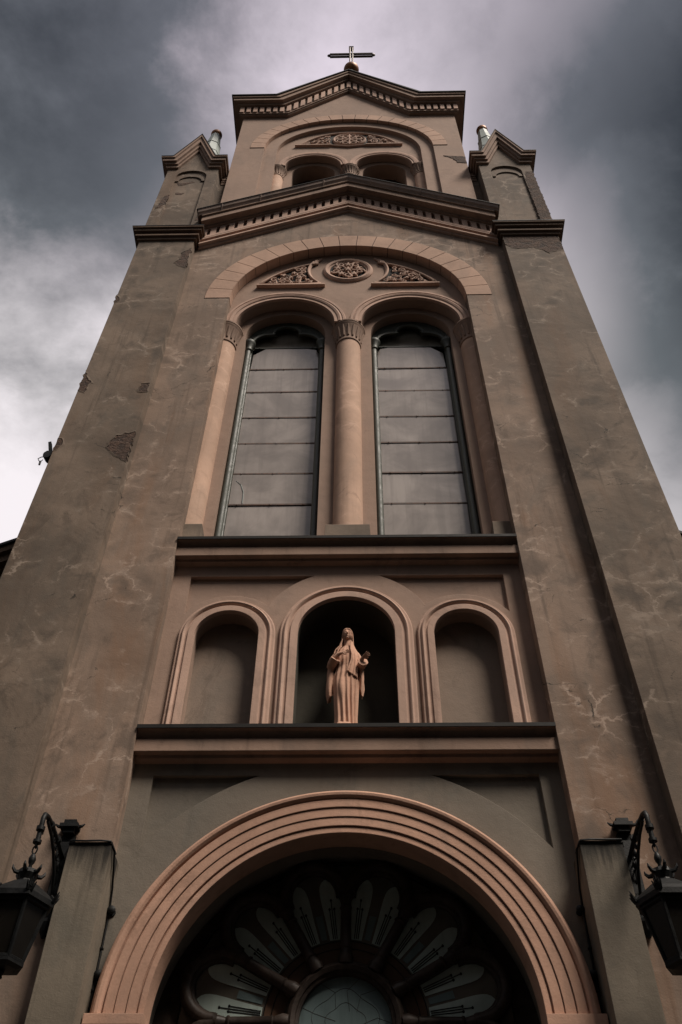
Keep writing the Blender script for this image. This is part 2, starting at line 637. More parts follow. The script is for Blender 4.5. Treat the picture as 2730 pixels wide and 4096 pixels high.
def rim(ol, y, seed, parent, xl, xh):
    """broken lip of plaster standing proud round a lost patch"""
    rnd = random.Random(seed)
    cx = sum(p[0] for p in ol)/len(ol)
    cz = sum(p[1] for p in ol)/len(ol)
    lo, hi = min(xl, xh), max(xl, xh)
    big = []
    for p in ol:
        d = sqrt((p[0]-cx)**2+(p[1]-cz)**2)
        k = 1+rnd.uniform(0.02, 0.055)/max(d, 0.05)
        big.append((min(hi, max(lo, cx+(p[0]-cx)*k)), cz+(p[1]-cz)*k))
    n = len(ol)
    mb = MB()
    vs = [(p[0], y-0.001, p[1]) for p in big]+[(p[0], y-0.009, p[1]) for p in ol]+[(p[0], y-0.002, p[1]) for p in ol]
    fs = []
    for i in range(n):
        j = (i+1) % n
        fs += [(i, j, j+n, i+n), (i+n, j+n, j+2*n, i+2*n)]
    mb.add(vs, fs)
    mb.build('broken_edge', BUTT, parent)


# ------------------------------------------------------------------ ground
g_ = MB()
g_.add([(-400, -400, 0), (400, -400, 0), (400, 400, 0), (-400, 400, 0)], [(0, 1, 2, 3)])
ground = g_.build('ground', PAVE)
ground['kind'] = 'structure'

# ------------------------------------------------------------------ unseen houses across the street, added to shade the lower church front
HOUSE = stucco('house_stucco', (0.09, 0.08, 0.065), dirt=0.6, bevel=0.0)
for hx, hw, hh, lab in ((-15.5, 10.0, 19.0, 'plain dark unseen house added across the street for shade, left of the middle one'), (-1.0, 18.0, 19.5, 'broad dark unseen house added across the street for shade, facing the portal'),
                        (16.5, 16.0, 29.0, 'plain dark unseen house added across the street for shade, right of the middle one')):
    h = empty('shading_house', lab, 'house', (hx, -15.5, 0), 'unseen houses added for shade')
    mb = MB()
    holes, frames = [], []
    k = int(hw/3)
    for i in range(k):
        for j in range(int(hh/4)):
            cx, cz = -hw/2+hw*(i+0.5)/k, 1.2+j*3.9
            holes.append([(cx-0.6, cz), (cx+0.6, cz), (cx+0.6, cz+2.1), (cx-0.6, cz+2.1)])
    # street front faces the church
    plate(mb, [(-hw/2, 0), (hw/2, 0), (hw/2, hh), (-hw/2, hh)], holes, -0.4, 0.0)
    mb.build('wall', HOUSE, h)
    mb = MB()
    mb.add([(-hw/2-0.3, 0.4, hh), (hw/2+0.3, 0.4, hh), (hw/2+0.3, -10.4, hh), (-hw/2-0.3, -10.4, hh), (-hw/2-0.3, -5, hh+3), (hw/2+0.3, -5, hh+3)],
           [(0, 1, 5, 4), (2, 3, 4, 5), (0, 4, 3), (1, 2, 5), (0, 3, 2, 1)])
    mb.build('roof', TIN, h)
    mb = MB()
    box(mb, -hw/2, hw/2, -10, -0.42, 0, hh-0.01)
    mb.build('house_body', HOUSE, h)
    for lp in holes:
        mb = MB()
        box(mb, lp[0][0]+0.02, lp[1][0]-0.02, -0.28, -0.22, lp[0][1]+0.02, lp[2][1]-0.02)
        mb.build('window', STAIN, h)

# ------------------------------------------------------------------ the church
church = empty('church', 'tall weathered salmon and grey stucco church front with a gabled bell tower', 'church', (0, 0, 0))

RA, ZA = 2.48, 19.12              # great recess: half width and springing height

# main wall with the great arched recess
mb = MB()
outl = [(-3.6, 0), (-RA, 0)]+arc(0, ZA, RA, 180, 0, 64)+[(RA, 0), (3.6, 0), (3.6, 22.0), (0, 24.15), (-3.6, 22.0)]
plate(mb, outl, [], 0.0, 1.0)
wall = mb.build('wall', WALL, church)

# tower body behind
mb = MB()
box(mb, -4.6, 4.6, 1.02, 9.0, 0, 21.6)
mb.build('tower_body', BUTT, church)

# voussoirs round the great arch
mb = MB()
NV = 21
for k in range(NV):
    a0, a1 = 180-180*k/NV, 180-180*(k+1)/NV
    g0, g1 = a0-0.16, a1+0.16
    o = arc(0, ZA, 3.0, g0, g1, 5)+arc(0, ZA, RA-0.008, g1, g0, 5)
    plate(mb, o, [], -0.010, 0.215)
vous = mb.build('voussoir_arch', VOUS, church)
mb = MB()
plate(mb, arc(0, ZA, 3.008, 180, 0, 64)+arc(0, ZA, RA-0.003, 0, 180, 64), [], -0.003, 0.21)
mb.build('mortar_joints', JOINT, vous)

# ---- buttresses with cornice and pinnacle
XB0, XB1, YB = 3.5, 4.75, -0.22


def sx(s, x0, x1):
    return (min(s*x0, s*x1), max(s*x0, s*x1))


PATCH = {
    -1: [[(-4.752, 15.95), (-4.752, 15.30), (-4.62, 15.23), (-4.58, 15.60), (-4.68, 15.72)],
         [(-3.89, 13.60), (-3.72, 13.38), (-3.503, 13.21), (-3.503, 14.02), (-3.80, 13.92)],
         [(-3.66, 15.23), (-3.503, 15.23), (-3.503, 15.51), (-3.65, 15.49)],
         [(-3.50, 21.10), (-3.50, 20.10), (-3.66, 20.22), (-3.79, 20.37), (-3.66, 20.55), (-3.70, 20.85)],
         [(-4.752, 18.9), (-4.752, 18.55), (-4.66, 18.66)],
         [(-4.752, 13.85), (-4.752, 13.50), (-4.69, 13.55), (-4.64, 13.68), (-4.66, 13.80)]],
    1: [[(3.503, 21.48), (3.503, 21.05), (3.71, 20.84), (3.97, 20.86), (4.12, 20.92), (4.27, 20.78), (4.40, 20.60), (4.60, 20.70), (4.748, 20.80), (4.748, 21.48)]],
}
for s in (-1, 1):
    mb = MB()
    x0, x1 = sx(s, XB0, XB1)
    box(mb, x0, x1, YB, 1.6, 0, 21.52)
    bt = mb.build('buttress', BUTT, church)
    for i, pts in enumerate(PATCH[s]):
        mb = MB()
        ol = rough_outline(pts, 0.05, 0.022, 5+i)
        plate(mb, ol, [], YB-0.003, YB+0.03)
        bm_ = mb.build('bare_masonry', BRICK, bt)
        rim(ol, YB, 40+i, bm_, s*XB0, s*XB1)
    # cornice of the buttress: stepped, wraps the corner
    mb = MB()
    for z0, z1, d in ((21.50, 21.60, 0.045), (21.60, 21.67, 0.10), (21.67, 21.76, 0.06), (21.76, 21.85, 0.15), (21.85, 21.90, 0.19)):
        xa, xb = sx(s, XB0-d, XB1+d)
        box(mb, xa, xb, YB-d, 1.6+d, z0, z1)
    bc = mb.build('buttress_cornice', OLDC, church)
    mb = MB()
    d = 0.20
    xa, xb = sx(s, XB0-d, XB1+d)
    box(mb, xa, xb, YB-d, 1.6+d, 21.902, 21.925)
    mb.build('tin_cover', TIN, bc)
    # pinnacle
    px0, px1, py0, py1 = 3.44, 4.78, -0.20, 0.95
    mb = MB()
    xa, xb = sx(s, px0, px1)
    mid = s*(px0+px1)/2
    # body with a sunk arched panel on its face
    PZ = 25.55
    pan = arch_open(mid, PZ, 0.40, 22.42, 16)
    body = [(xa, 21.92), (xb, 21.92), (xb, 26.3), (mid, 28.0), (xa, 26.3)]
    plate(mb, body, [pan], py0, py0+0.05)
    plate(mb, body, [], py0+0.05, py1)
    xr0, xr1 = sx(s, 3.12, 3.50)
    box(mb, xr0, xr1, 0.16, 0.94, 21.95, 26.0)
    pin = mb.build('pinnacle', BUTT, church)
    # raised arch band on the panel
    mb = MB()
    archsweep(mb, mid, PZ-0.28, PZ-0.28, [(0.385, py0+0.052), (0.385, py0+0.02), (0.30, py0+0.02), (0.30, py0+0.052)], 16)
    mb.build('blind_arch', BUTT, pin)
    # gabled cornice, front; then returns along the sides
    def gable_poly(zl, zh_l, kx_l, ap_l, kx_h, ap_h, over):
        lo = [(mid-(px1-px0)/2-over, zl), (mid-kx_l, zl), (mid, ap_l), (mid+kx_l, zl), (mid+(px1-px0)/2+over, zl)]
        hi = [(mid+(px1-px0)/2+over, zh_l), (mid+kx_h, zh_l), (mid, ap_h), (mid-kx_h, zh_l), (mid-(px1-px0)/2-over, zh_l)]
        return lo+hi
    mb = MB()
    for zl, zh, kl, al, kh, ah, d in ((26.05, 26.17, 0.40, 27.30, 0.42, 27.48, 0.06), (26.17, 26.26, 0.42, 27.48, 0.46, 27.70, 0.11),
                                      (26.26, 26.40, 0.46, 27.70, 0.51, 28.02, 0.17), (26.40, 26.46, 0.51, 28.02, 0.56, 28.16, 0.21)):
        plate(mb, gable_poly(zl, zh, kl, al, kh, ah, d), [], py0-d, py0+0.02)
        for q in (-1, 1):
            qa, qb = sx(1, mid+q*((px1-px0)/2-0.02), mid+q*((px1-px0)/2+d))
            box(mb, qa, qb, py0+0.02, py1+d, zl, zh)
        qa, qb = sx(s, 3.12-d*0.25, 3.40)
        box(mb, qa, qb, 0.16-d*0.35, 0.94+d*0.25, zl-0.22, zh-0.22)
    pc = mb.build('gable_cornice', CORN, pin)
    mb = MB()
    d = 0.215
    plate(mb, gable_poly(26.462, 26.485, 0.56, 28.165, 0.57, 28.21, d), [], py0-d-0.01, py1)
    mb.build('tin_cover', TIN, pin)
    # zinc spirelet and ball
    mb = MB()
    lathe(mb, [(0.46, 27.6), (0.44, 28.0), (0.30, 29.0), (0.215, 29.9), (0.155, 30.62), (0.16, 30.66), (0.10, 30.70)], mid, 0.5, 8)
    for z, r in ((28.9, 0.318), (29.75, 0.238)):
        lathe(mb, [(r-0.01, z-0.02), (r+0.012, z-0.02), (r+0.010, z+0.02), (r-0.01, z+0.02)], mid, 0.5, 8)
    mb.build('zinc_spire', ZINC, pin)
    mb = MB()
    lathe(mb, [(0.02, 30.66)]+[(0.175*cos(radians(a)), 30.88+0.175*sin(radians(a))) for a in range(-80, 81, 10)]+[(0.02, 31.08), (0.012, 31.12)], mid, 0.5, 20)
    mb.build('ball_finial', GILT, pin, 40)
    PP = {-1: [[(-4.45, 25.25), (-4.30, 25.18), (-4.05, 25.30), (-3.98, 25.22), (-4.20, 25.08), (-4.38, 25.02)],
               [(-4.38, 24.55), (-4.15, 24.52), (-4.20, 24.42), (-4.36, 24.44)],
               [(-4.60, 24.2), (-4.49, 24.3), (-4.51, 23.7), (-4.58, 23.6), (-4.72, 23.35), (-4.66, 23.72)],
               [(-3.62, 23.0), (-3.47, 23.0), (-3.53, 22.7), (-3.64, 22.68)]],
          1: [[(4.60, 25.5), (4.779, 25.5), (4.779, 22.0), (4.50, 22.0), (4.53, 24.9)],
              [(3.80, 22.38), (4.46, 22.42), (4.46, 22.1), (3.76, 22.12)]]}
    for i, pts in enumerate(PP[s]):
        yy = py0+0.044 if (s < 0 and i < 2) else py0-0.006
        mb = MB()
        plate(mb, rough_outline(pts, 0.07, 0.02, 30+i), [], yy, yy+0.03)
        mb.build('bare_masonry', BRICK, pin)

# ---- lower pediment across the main wall
def band(za, zb, half, slope, y0, y1, mb, holes=()):
    """raking band between apex heights za (bottom) and zb (top)"""
    o = [(-half, za-slope*half), (0, za), (half, za-slope*half), (half, zb-slope*half), (0, zb), (-half, zb-slope*half)]
    return plate(mb, o, holes, y0, y1)


SL, HW = 0.597, 3.42
mb = MB()
band(23.50, 23.57, HW, SL, -0.05, 0.05, mb)
band(23.57, 23.63, HW, SL, -0.13, 0.05, mb)
band(23.63, 23.73, HW, SL, -0.10, 0.05, mb)
band(23.73, 23.79, HW, SL, -0.15, 0.05, mb)
pedi = mb.build('pediment', TRIM, church)
mb = MB()
notches = []
for k in range(-16, 17):
    xc = k*0.203
    zc = 23.79-SL*abs(xc)
    w = 0.040
    sg = 0 if k == 0 else (1 if k > 0 else -1)
    zb_, zt_ = 0.10, 0.40

    def off(x):
        return 23.79-SL*abs(x)
    nt_ = [(xc-w, off(xc-w)+zb_), (xc+w, off(xc+w)+zb_)]+[(xc+w*cos(radians(a)), off(xc+w*cos(radians(a)))+zt_+w*sin(radians(a))) for a in (0, 30, 60, 90, 120, 150, 180)]
    notches.append(nt_)
band(23.792, 24.33, HW, SL, -0.155, -0.075, mb, notches)
mb.build('dentil_band', TRIM, pedi)
mb = MB()
band(23.79, 24.33, HW, SL, -0.075, 0.05, mb)
mb.build('dentil_ground', CORN, pedi)
mb = MB()
band(24.25, 24.31, HW, SL, -0.21, -0.156, mb)
band(24.31, 24.52, HW, SL, -0.36, 0.05, mb)
band(24.52, 24.58, HW, SL, -0.40, 0.05, mb)
mb.build('corona', CORN, pedi)


def rake(mb, prof, half, slope):
    """profile of (depth, height at the apex) run up one slope of the gable and down the other"""
    m = len(prof)
    vs = []
    for x in (-half, 0, half):
        vs += [(x, y, z-slope*abs(x)) for y, z in prof]
    fs = [(i*m+j, i*m+(j+1) % m, (i+1)*m+(j+1) % m, (i+1)*m+j) for i in range(2) for j in range(m)]
    fs += [tuple(range(m)), tuple(range(2*m, 3*m))]
    mb.add(vs, fs)


mb = MB()
rake(mb, [(0.02, 24.582), (-0.405, 24.582), (-0.412, 24.600), (-0.432, 24.622), (-0.452, 24.640), (-0.464, 24.665), (-0.470, 24.700), (-0.484, 24.728), (-0.49, 24.74), (0.02, 24.74)], HW+0.10, SL)
gut = mb.build('tin_gutter', TIN2, pedi, 40)
mb = MB()
rake(mb, [(0.20, 24.742), (-0.505, 24.742), (-0.505, 24.762), (0.20, 24.80)], HW+0.13, SL)
mb.build('roof_flashing', TIN, pedi)
for xc in (-3.0, -2.12, -0.62, 0.55, 1.75, 2.75):
    mb = MB()
    z = 24.575-SL*abs(xc)
    tube(mb, [(xc, -0.405, z), (xc+0.01, -0.435, z+0.05), (xc+0.015, -0.468, z+0.09), (xc+0.02, -0.488, z+0.15)], 0.014, 6)
    mb.build('gutter_seam', TIN2, gut, 50)

# ---- belfry stage
ZBF, RB = 28.2, 2.40
mb = MB()
outl = [(-3.22, 21.7), (-RB, 21.7)]+arc(0, ZBF, RB, 180, 0, 56)+[(RB, 21.7), (3.22, 21.7), (3.22, 31.55), (2.0, 31.55), (0, 34.05), (-2.0, 31.55), (-3.22, 31.55)]
plate(mb, outl, [], 0.006, 1.0)
belf = mb.build('belfry_wall', PLAIN, church)
mb = MB()
box(mb, -3.22, 3.22, 1.02, 8.2, 21.6, 31.5)
mb.build('belfry_body', PLAIN, belf)
mb = MB()
plate(mb, rough_outline([(2.62, 27.35), (3.218, 27.22), (3.218, 26.75), (2.95, 26.8), (2.88, 27.12)], 0.08, 0.03, 77), [], -0.006, 0.02)
mb.build('bare_masonry', BRICK, belf)
mb = MB()
for k in range(21):
    a0, a1 = 180-180*k/21, 180-180*(k+1)/21
    o = arc(0, ZBF, 2.80, a0-0.2, a1+0.2, 4)+arc(0, ZBF, RB-0.006, a1+0.2, a0-0.2, 4)
    plate(mb, o, [], -0.012, 0.095)
bv = mb.build('belfry_voussoirs', VOUS, church)
mb = MB()
plate(mb, arc(0, ZBF, 2.806, 180, 0, 56)+arc(0, ZBF, RB-0.002, 0, 180, 56), [], -0.004, 0.09)
mb.build('mortar_joints', JOINT, bv)
# inner order
mb = MB()
o = [(-2.43, 21.7), (-2.05, 21.7)]+arc(0, ZBF, 2.05, 180, 0, 48)+[(2.05, 21.7), (2.43, 21.7)]+arc(0, ZBF, 2.43, 0, 180, 48)
plate(mb, o, [], 0.10, 0.5)
mb.build('inner_order', PLAIN, belf)


def double_arch(name, mat, parent, R, ZR, cx, zs, r, y0, y1, mld, mldmat, n=36):
    """tympanum plate over two arches, and the moulded bands round them"""
    mb = MB()
    o = [(-R, zs)]+arc(-cx, zs, r, 180, 0, n)+arc(cx, zs, r, 180, 0, n)+[(R, zs)]+arc(0, ZR, R, 0, 180, 56)
    plate(mb, o, [], y0, y1)
    t = mb.build(name, mat, parent)
    for s in (-1, 1):
        mb = MB()
        archsweep(mb, s*cx, zs, zs, mld, n)
        mb.build('arch_moulding', mldmat, t, 35)
    return t


BC, BZ, BR = 0.99, 27.33, 0.78
bt_ = double_arch('belfry_tympanum', PLAIN, church, 2.08, ZBF, BC, BZ, BR, 0.22, 0.42,
                  [(BR-0.004, 0.24), (BR-0.004, 0.19), (BR+0.05, 0.19), (BR+0.055, 0.175), (BR+0.10, 0.165), (BR+0.105, 0.18), (BR+0.14, 0.17), (BR+0.19, 0.175), (BR+0.20, 0.24)], TRIM)
mb = MB()
o = [(-2.08, 21.7), (2.08, 21.7), (2.08, ZBF)]+arc(0, ZBF, 2.08, 0, 180, 40)
plate(mb, o, [arch_open(-BC, BZ, 0.60, 22.2, 30), arch_open(BC, BZ, 0.60, 22.2, 30)], 0.43, 0.86)
mb.build('belfry_screen', PLAIN, bt_)
for s in (-1, 1):
    mb = MB()
    z = 22.3
    box(mb, s*BC-0.66, s*BC+0.66, 0.97, 0.99, 22.1, 28.0)
    lv = mb.build('belfry_opening', DARKV, church)
    mb = MB()
    while z < 27.6:
        mb.add([(s*BC-0.62, 0.87, z), (s*BC+0.62, 0.87, z), (s*BC+0.62, 0.95, z+0.10), (s*BC-0.62, 0.95, z+0.10),
                (s*BC-0.62, 0.885, z-0.012), (s*BC+0.62, 0.885, z-0.012), (s*BC+0.62, 0.965, z+0.088), (s*BC-0.62, 0.965, z+0.088)],
               [(0, 1, 2, 3), (7, 6, 5, 4), (0, 4, 5, 1), (3, 2, 6, 7), (0, 3, 7, 4), (1, 5, 6, 2)])
        z += 0.13
    box(mb, s*BC-0.04, s*BC+0.04, 0.862, 0.868, 22.3, 27.9)
    mb.build('louvres', STONE, lv)

# columns: shaft + flared capital + base block
def column(x, y, r, z0, z1, capr, caph, basew, baseh, parent=church, half=True):
    mb = MB()
    lathe(mb, [(r, z0), (r, z1-caph*0.9)], x, y, 32)
    c = mb.build('column', COLM, parent, 50)
    mb = MB()
    zt = z1
    h = caph
    lathe(mb, [(r*0.9, zt-h*1.05), (r*1.08, zt-h), (r*1.10, zt-h*0.93), (r*1.02, zt-h*0.86), (r*1.10, zt-h*0.6), (r*1.22, zt-h*0.38), (capr*0.93, zt-h*0.22),
               (capr*0.90, zt-h*0.20), (capr*0.97, zt-h*0.13), (capr*0.97, zt-h*0.09), (capr, zt-h*0.08), (capr, zt-0.002), (r*0.5, zt-0.002)], x, y, 32)
    # upright leaves round the bell
    for k in range(9):
        a = radians(180+20*k+10)
        tube(mb, [(x+r*1.06*cos(a), y+r*1.06*sin(a), zt-h*0.80), (x+r*1.16*cos(a), y+r*1.16*sin(a), zt-h*0.5), (x+capr*0.92*cos(a), y+capr*0.92*sin(a), zt-h*0.26)],
             [r*0.09, r*0.10, r*0.05], 6)
    mb.build('capital', CORN, c, 40)
    if baseh:
        mb = MB()
        b = basew
        f = 0.04
        pr = [(y-b*1.0, z0-baseh), (y-b*0.92, z0-0.02), (y-b*0.88, z0), (y+0.05, z0), (y+0.05, z0-baseh)]
        m = len(pr)
        vs = [(x-b-(0.02 if i in (0, 4) else 0), p[0], p[1]) for i, p in enumerate(pr)]+[(x+b+(0.02 if i in (0, 4) else 0), p[0], p[1]) for i, p in enumerate(pr)]
        mb.add(vs, [tuple(range(m)), tuple(range(2*m-1, m-1, -1))]+[(i, (i+1) % m, (i+1) % m+m, i+m) for i in range(m)])
        mb.build('column_base', STONE, c)
    return c


column(0.03, 0.42, 0.165, 22.0, BZ, 0.275, 0.50, 0, 0)
for s in (-1, 1):
    column(s*1.99, 0.42, 0.175, 22.0, BZ, 0.275, 0.50, 0, 0)


# ---- carved reliefs
def mold_ring(mb, cx, cz, r0, r1, y, yb, n=48):
    prof = [(r0, yb), (r0, y+0.03), (r0+(r1-r0)*0.25, y+0.02), (r0+(r1-r0)*0.3, y), (r0+(r1-r0)*0.62, y-0.015), (r0+(r1-r0)*0.85, y+0.005), (r1, y+0.03), (r1, yb)]
    m = len(prof)
    vs, fs = [], []
    for i in range(n):
        a = 2*pi*i/n
        for r, yy in prof:
            vs.append((cx+r*cos(a), yy, cz+r*sin(a)))
    for i in range(n):
        for j in range(m):
            a, b = i*m+j, i*m+(j+1) % m
            c, d = ((i+1) % n)*m+(j+1) % m, ((i+1) % n)*m+j
            fs.append((a, b, c, d))
    mb.add(vs, fs)


def leaf(mb, x, z, size, rot, y0, y1, lobes=5):
    o = []
    n = lobes*6
    for i in range(n):
        a = 2*pi*i/n
        r = size*(0.72+0.28*cos(lobes*a))*(1.0+0.12*cos(a))
        o.append((x+r*cos(a+rot), z+r*sin(a+rot)))
    c = len(o)
    vs = [(p[0], y1, p[1]) for p in o]+[(x+(p[0]-x)*0.75, y0+0.012, z+(p[1]-z)*0.75) for p in o]+[(x, y0, z)]
    fs = [(i, (i+1) % c, (i+1) % c+c, i+c) for i in range(c)]+[(i+c, (i+1) % c+c, 2*c) for i in range(c)]
    mb.add(vs, fs)


def scroll(mb, x, z, r, a0, turns, y, rad, sgn=1):
    pts, rs = [], []
    n = int(14*turns)+4
    for i in range(n):
        t = i/(n-1)
        a = a0+sgn*turns*2*pi*t
        q = r*(1-0.80*t)
        pts.append((x+q*cos(a), y, z+q*sin(a)))
        rs.append(rad*(1-0.45*t))
    rs[-1] = rad*1.3
    tube(mb, pts, rs, 6)


def foliage_in(mb, inside, x0, x1, z0, z1, n, size, y0, y1, seed):
    rnd = random.Random(seed)
    done = []
    tries = 0
    while len(done) < n and tries < 4000:
        tries += 1
        x, z = rnd.uniform(x0, x1), rnd.uniform(z0, z1)
        s_ = size*rnd.uniform(0.7, 1.15)
        if not inside(x, z, s_*0.9):
            continue
        if any((x-a)**2+(z-b)**2 < (0.78*(s_+c))**2 for a, b, c in done):
            continue
        done.append((x, z, s_))
        if rnd.random() < 0.42:
            scroll(mb, x, z, s_*0.95, rnd.uniform(0, 6.28), 1.3, y0+0.02, s_*0.24, rnd.choice((-1, 1)))
        else:
            leaf(mb, x, z, s_, rnd.uniform(0, 6.28), y0, y1, rnd.choice((3, 5, 5)))
    for i in range(len(done)-1):
        a, b = done[i], min(done[i+1:], key=lambda q: (q[0]-done[i][0])**2+(q[1]-done[i][1])**2)
        tube(mb, [(a[0], y0+0.03, a[1]), ((a[0]+b[0])/2+0.02, y0+0.02, (a[1]+b[1])/2+0.02), (b[0], y0+0.03, b[1])], size*0.18, 5)


# ---- tympanum of the great window
WC, WZ, WR = 1.285, 18.40, 1.015
tymp = double_arch('tympanum', PLAIN, church, RA+0.03, ZA, WC, WZ, WR, 0.225, 0.455,
                   [(WR-0.004, 0.24), (WR-0.004, 0.175), (WR+0.07, 0.175), (WR+0.075, 0.16), (WR+0.12, 0.145), (WR+0.165, 0.165), (WR+0.17, 0.15), (WR+0.22, 0.15), (WR+0.235, 0.175), (WR+0.25, 0.24)], TRIM)
MZ = 20.77
mb = MB()
mold_ring(mb, 0, MZ, 0.405, 0.56, 0.175, 0.24)
med = mb.build('medallion', TRIM, tymp, 40)
mb = MB()
plate(mb, arc(0, MZ, 0.42, 0, 350, 35), [], 0.219, 0.23)
mb.build('medallion_ground', DARKV, med)
mb = MB()
leaf(mb, 0, MZ, 0.13, 0.3, 0.150, 0.215, 5)
for k in range(5):
    a = 2*pi*k/5+0.3
    leaf(mb, 0.235*cos(a), MZ+0.235*sin(a), 0.115, a, 0.160, 0.215, 5)
    b = a+pi/5
    scroll(mb, 0.29*cos(b), MZ+0.29*sin(b), 0.105, b, 1.3, 0.19, 0.026, 1)
    tube(mb, [(0.1*cos(b), 0.19, MZ+0.1*sin(b)), (0.2*cos(b+0.1), 0.18, MZ+0.2*sin(b+0.1)), (0.37*cos(b+0.25), 0.19, MZ+0.37*sin(b+0.25))], 0.02, 6)
mb.build('leaf_carving', TRIM, med, 50)
for s in (-1, 1):
    arcR = [(s*x, z) for x, z in arc(0, 18.95, 2.255, 151, 108, 16)]
    inn = [(s*x, z) for x, z in arc(0.03, 20.74, 0.90, 145, 229, 16)]
    arcR[0] = (s*-1.96, 20.04)
    inn[-1] = (s*-0.53, 20.04)
    path = arcR+inn
    mb = MB()
    for dy, rr, sc_ in ((0.20, 0.034, 0.0), (0.178, 0.026, 0.035)):
        cxm = sum(p[0] for p in path)/len(path)
        czm = sum(p[1] for p in path)/len(path)
        pts = [(p[0]+(cxm-p[0])*sc_*2.2, dy, p[1]+(czm-p[1])*sc_*2.2) for p in path]
        tube(mb, pts, rr, 8, closed=True)
    tube(mb, [(path[15][0], 0.19, path[15][1]), (s*-0.60, 0.20, 21.34)], [0.04, 0.02], 8)
    box(mb, min(s*-1.99, s*-0.50), max(s*-1.99, s*-0.50), 0.14, 0.235, 19.99, 20.035)
    sp = mb.build('spandrel_relief', TRIM, tymp, 50)
    ins = [(p[0]+(cxm-p[0])*0.12, p[1]+(czm-p[1])*0.12) for p in path]
    mb = MB()
    plate(mb, ins, [], 0.220, 0.232)
    mb.build('relief_ground', DARKV, sp)

    def inside(x, z, m, s=s):
        x = x*s
        return z > 20.09+m*0.8 and (x*x+(z-18.95)**2) < (2.21-m)**2 and (x-0.03)**2+(z-20.74)**2 > (0.94+m)**2 and x < 0
    mb = MB()
    xx = sorted((s*-1.9, s*-0.6))
    foliage_in(mb, inside, xx[0], xx[1], 20.05, 21.3, 20, 0.085, 0.155, 0.222, 11 if s < 0 else 12)
    mb.build('leaf_carving', TRIM, sp, 50)

# belfry relief: long lens with a tracery roundel
mb = MB()
up = arc(0, 27.95, 2.03, 151, 29, 28)
low = [(1.52, 28.86), (0.62, 28.86), (0.0, 28.70), (-0.62, 28.86), (-1.52, 28.86)]
pth = [(-1.52, 28.88)]+[(x*0.80, 28.88+(z-28.93)*0.98) for x, z in up][1:-1]+[(1.52, 28.88)]
path = pth+[(0.6, 28.88), (0, 28.74), (-0.6, 28.88)]
tube(mb, [(p[0], 0.19, p[1]) for p in path], 0.035, 8, closed=True)
box(mb, -1.56, -0.5, 0.14, 0.23, 28.82, 28.865)
box(mb, 0.5, 1.56, 0.14, 0.23, 28.82, 28.865)
mold_ring(mb, 0.02, 29.32, 0.40, 0.50, 0.165, 0.24, 40)
lens = mb.build('lunette_relief', TRIM, bt_, 50)
mb = MB()
plate(mb, [(p[0]*0.985, 28.9+(p[1]-28.9)*0.985) for p in path], [], 0.214, 0.23)
mb.build('lunette_ground', DARKV, lens)
mb = MB()
for k in range(8):
    a = 2*pi*k/8
    tube(mb, [(0.02+0.08*cos(a), 0.185, 29.32+0.08*sin(a)), (0.02+0.40*cos(a), 0.185, 29.32+0.40*sin(a))], 0.03, 6)
    b = a+pi/8
    pts = [(0.02+0.30*cos(b)+0.085*cos(c), 0.185, 29.32+0.30*sin(b)+0.085*sin(c)) for c in [2*pi*q/10 for q in range(10)]]
    tube(mb, pts, 0.022, 6, closed=True)
leaf(mb, 0.02, 29.32, 0.12, 0, 0.15, 0.22, 5)
for s in (-1, 1):
    def inside2(x, z, m, s=s):
        x = x*s
        return z > 28.92+m*0.8 and x > 0.52+m and z < 28.9+1.02*max(0.0, 1-(x/1.42)**1.7)-m*0.8
    foliage_in(mb, inside2, min(s*0.5, s*1.5), max(s*0.5, s*1.5), 28.9, 29.9, 15, 0.085, 0.155, 0.222, 21+s)
mb.build('tracery_carving', TRIM, lens, 50)

# ---- great window: screen, columns, windows
mb = MB()
o = [(-2.52, 11.30), (2.52, 11.30), (2.52, ZA)]+arc(0, ZA, 2.52, 0, 180, 48)+[(-2.52, ZA)]
o = [(-2.52, 11.30), (2.52, 11.30)]+arc(0, ZA, 2.52, 0, 180, 48)
HWN = 0.815
plate(mb, o, [arch_open(-WC, WZ, HWN, 11.40, 36), arch_open(WC, WZ, HWN, 11.40, 36)], 0.46, 0.84)
mb.build('window_screen', PLAIN, church)
column(0.012, 0.46, 0.238, 12.08, WZ, 0.345, 0.62, 0.335, 0.5)
for s in (-1, 1):
    column(s*2.51, 0.46, 0.245, 12.16, WZ, 0.355, 0.62, 0.30, 0.58)

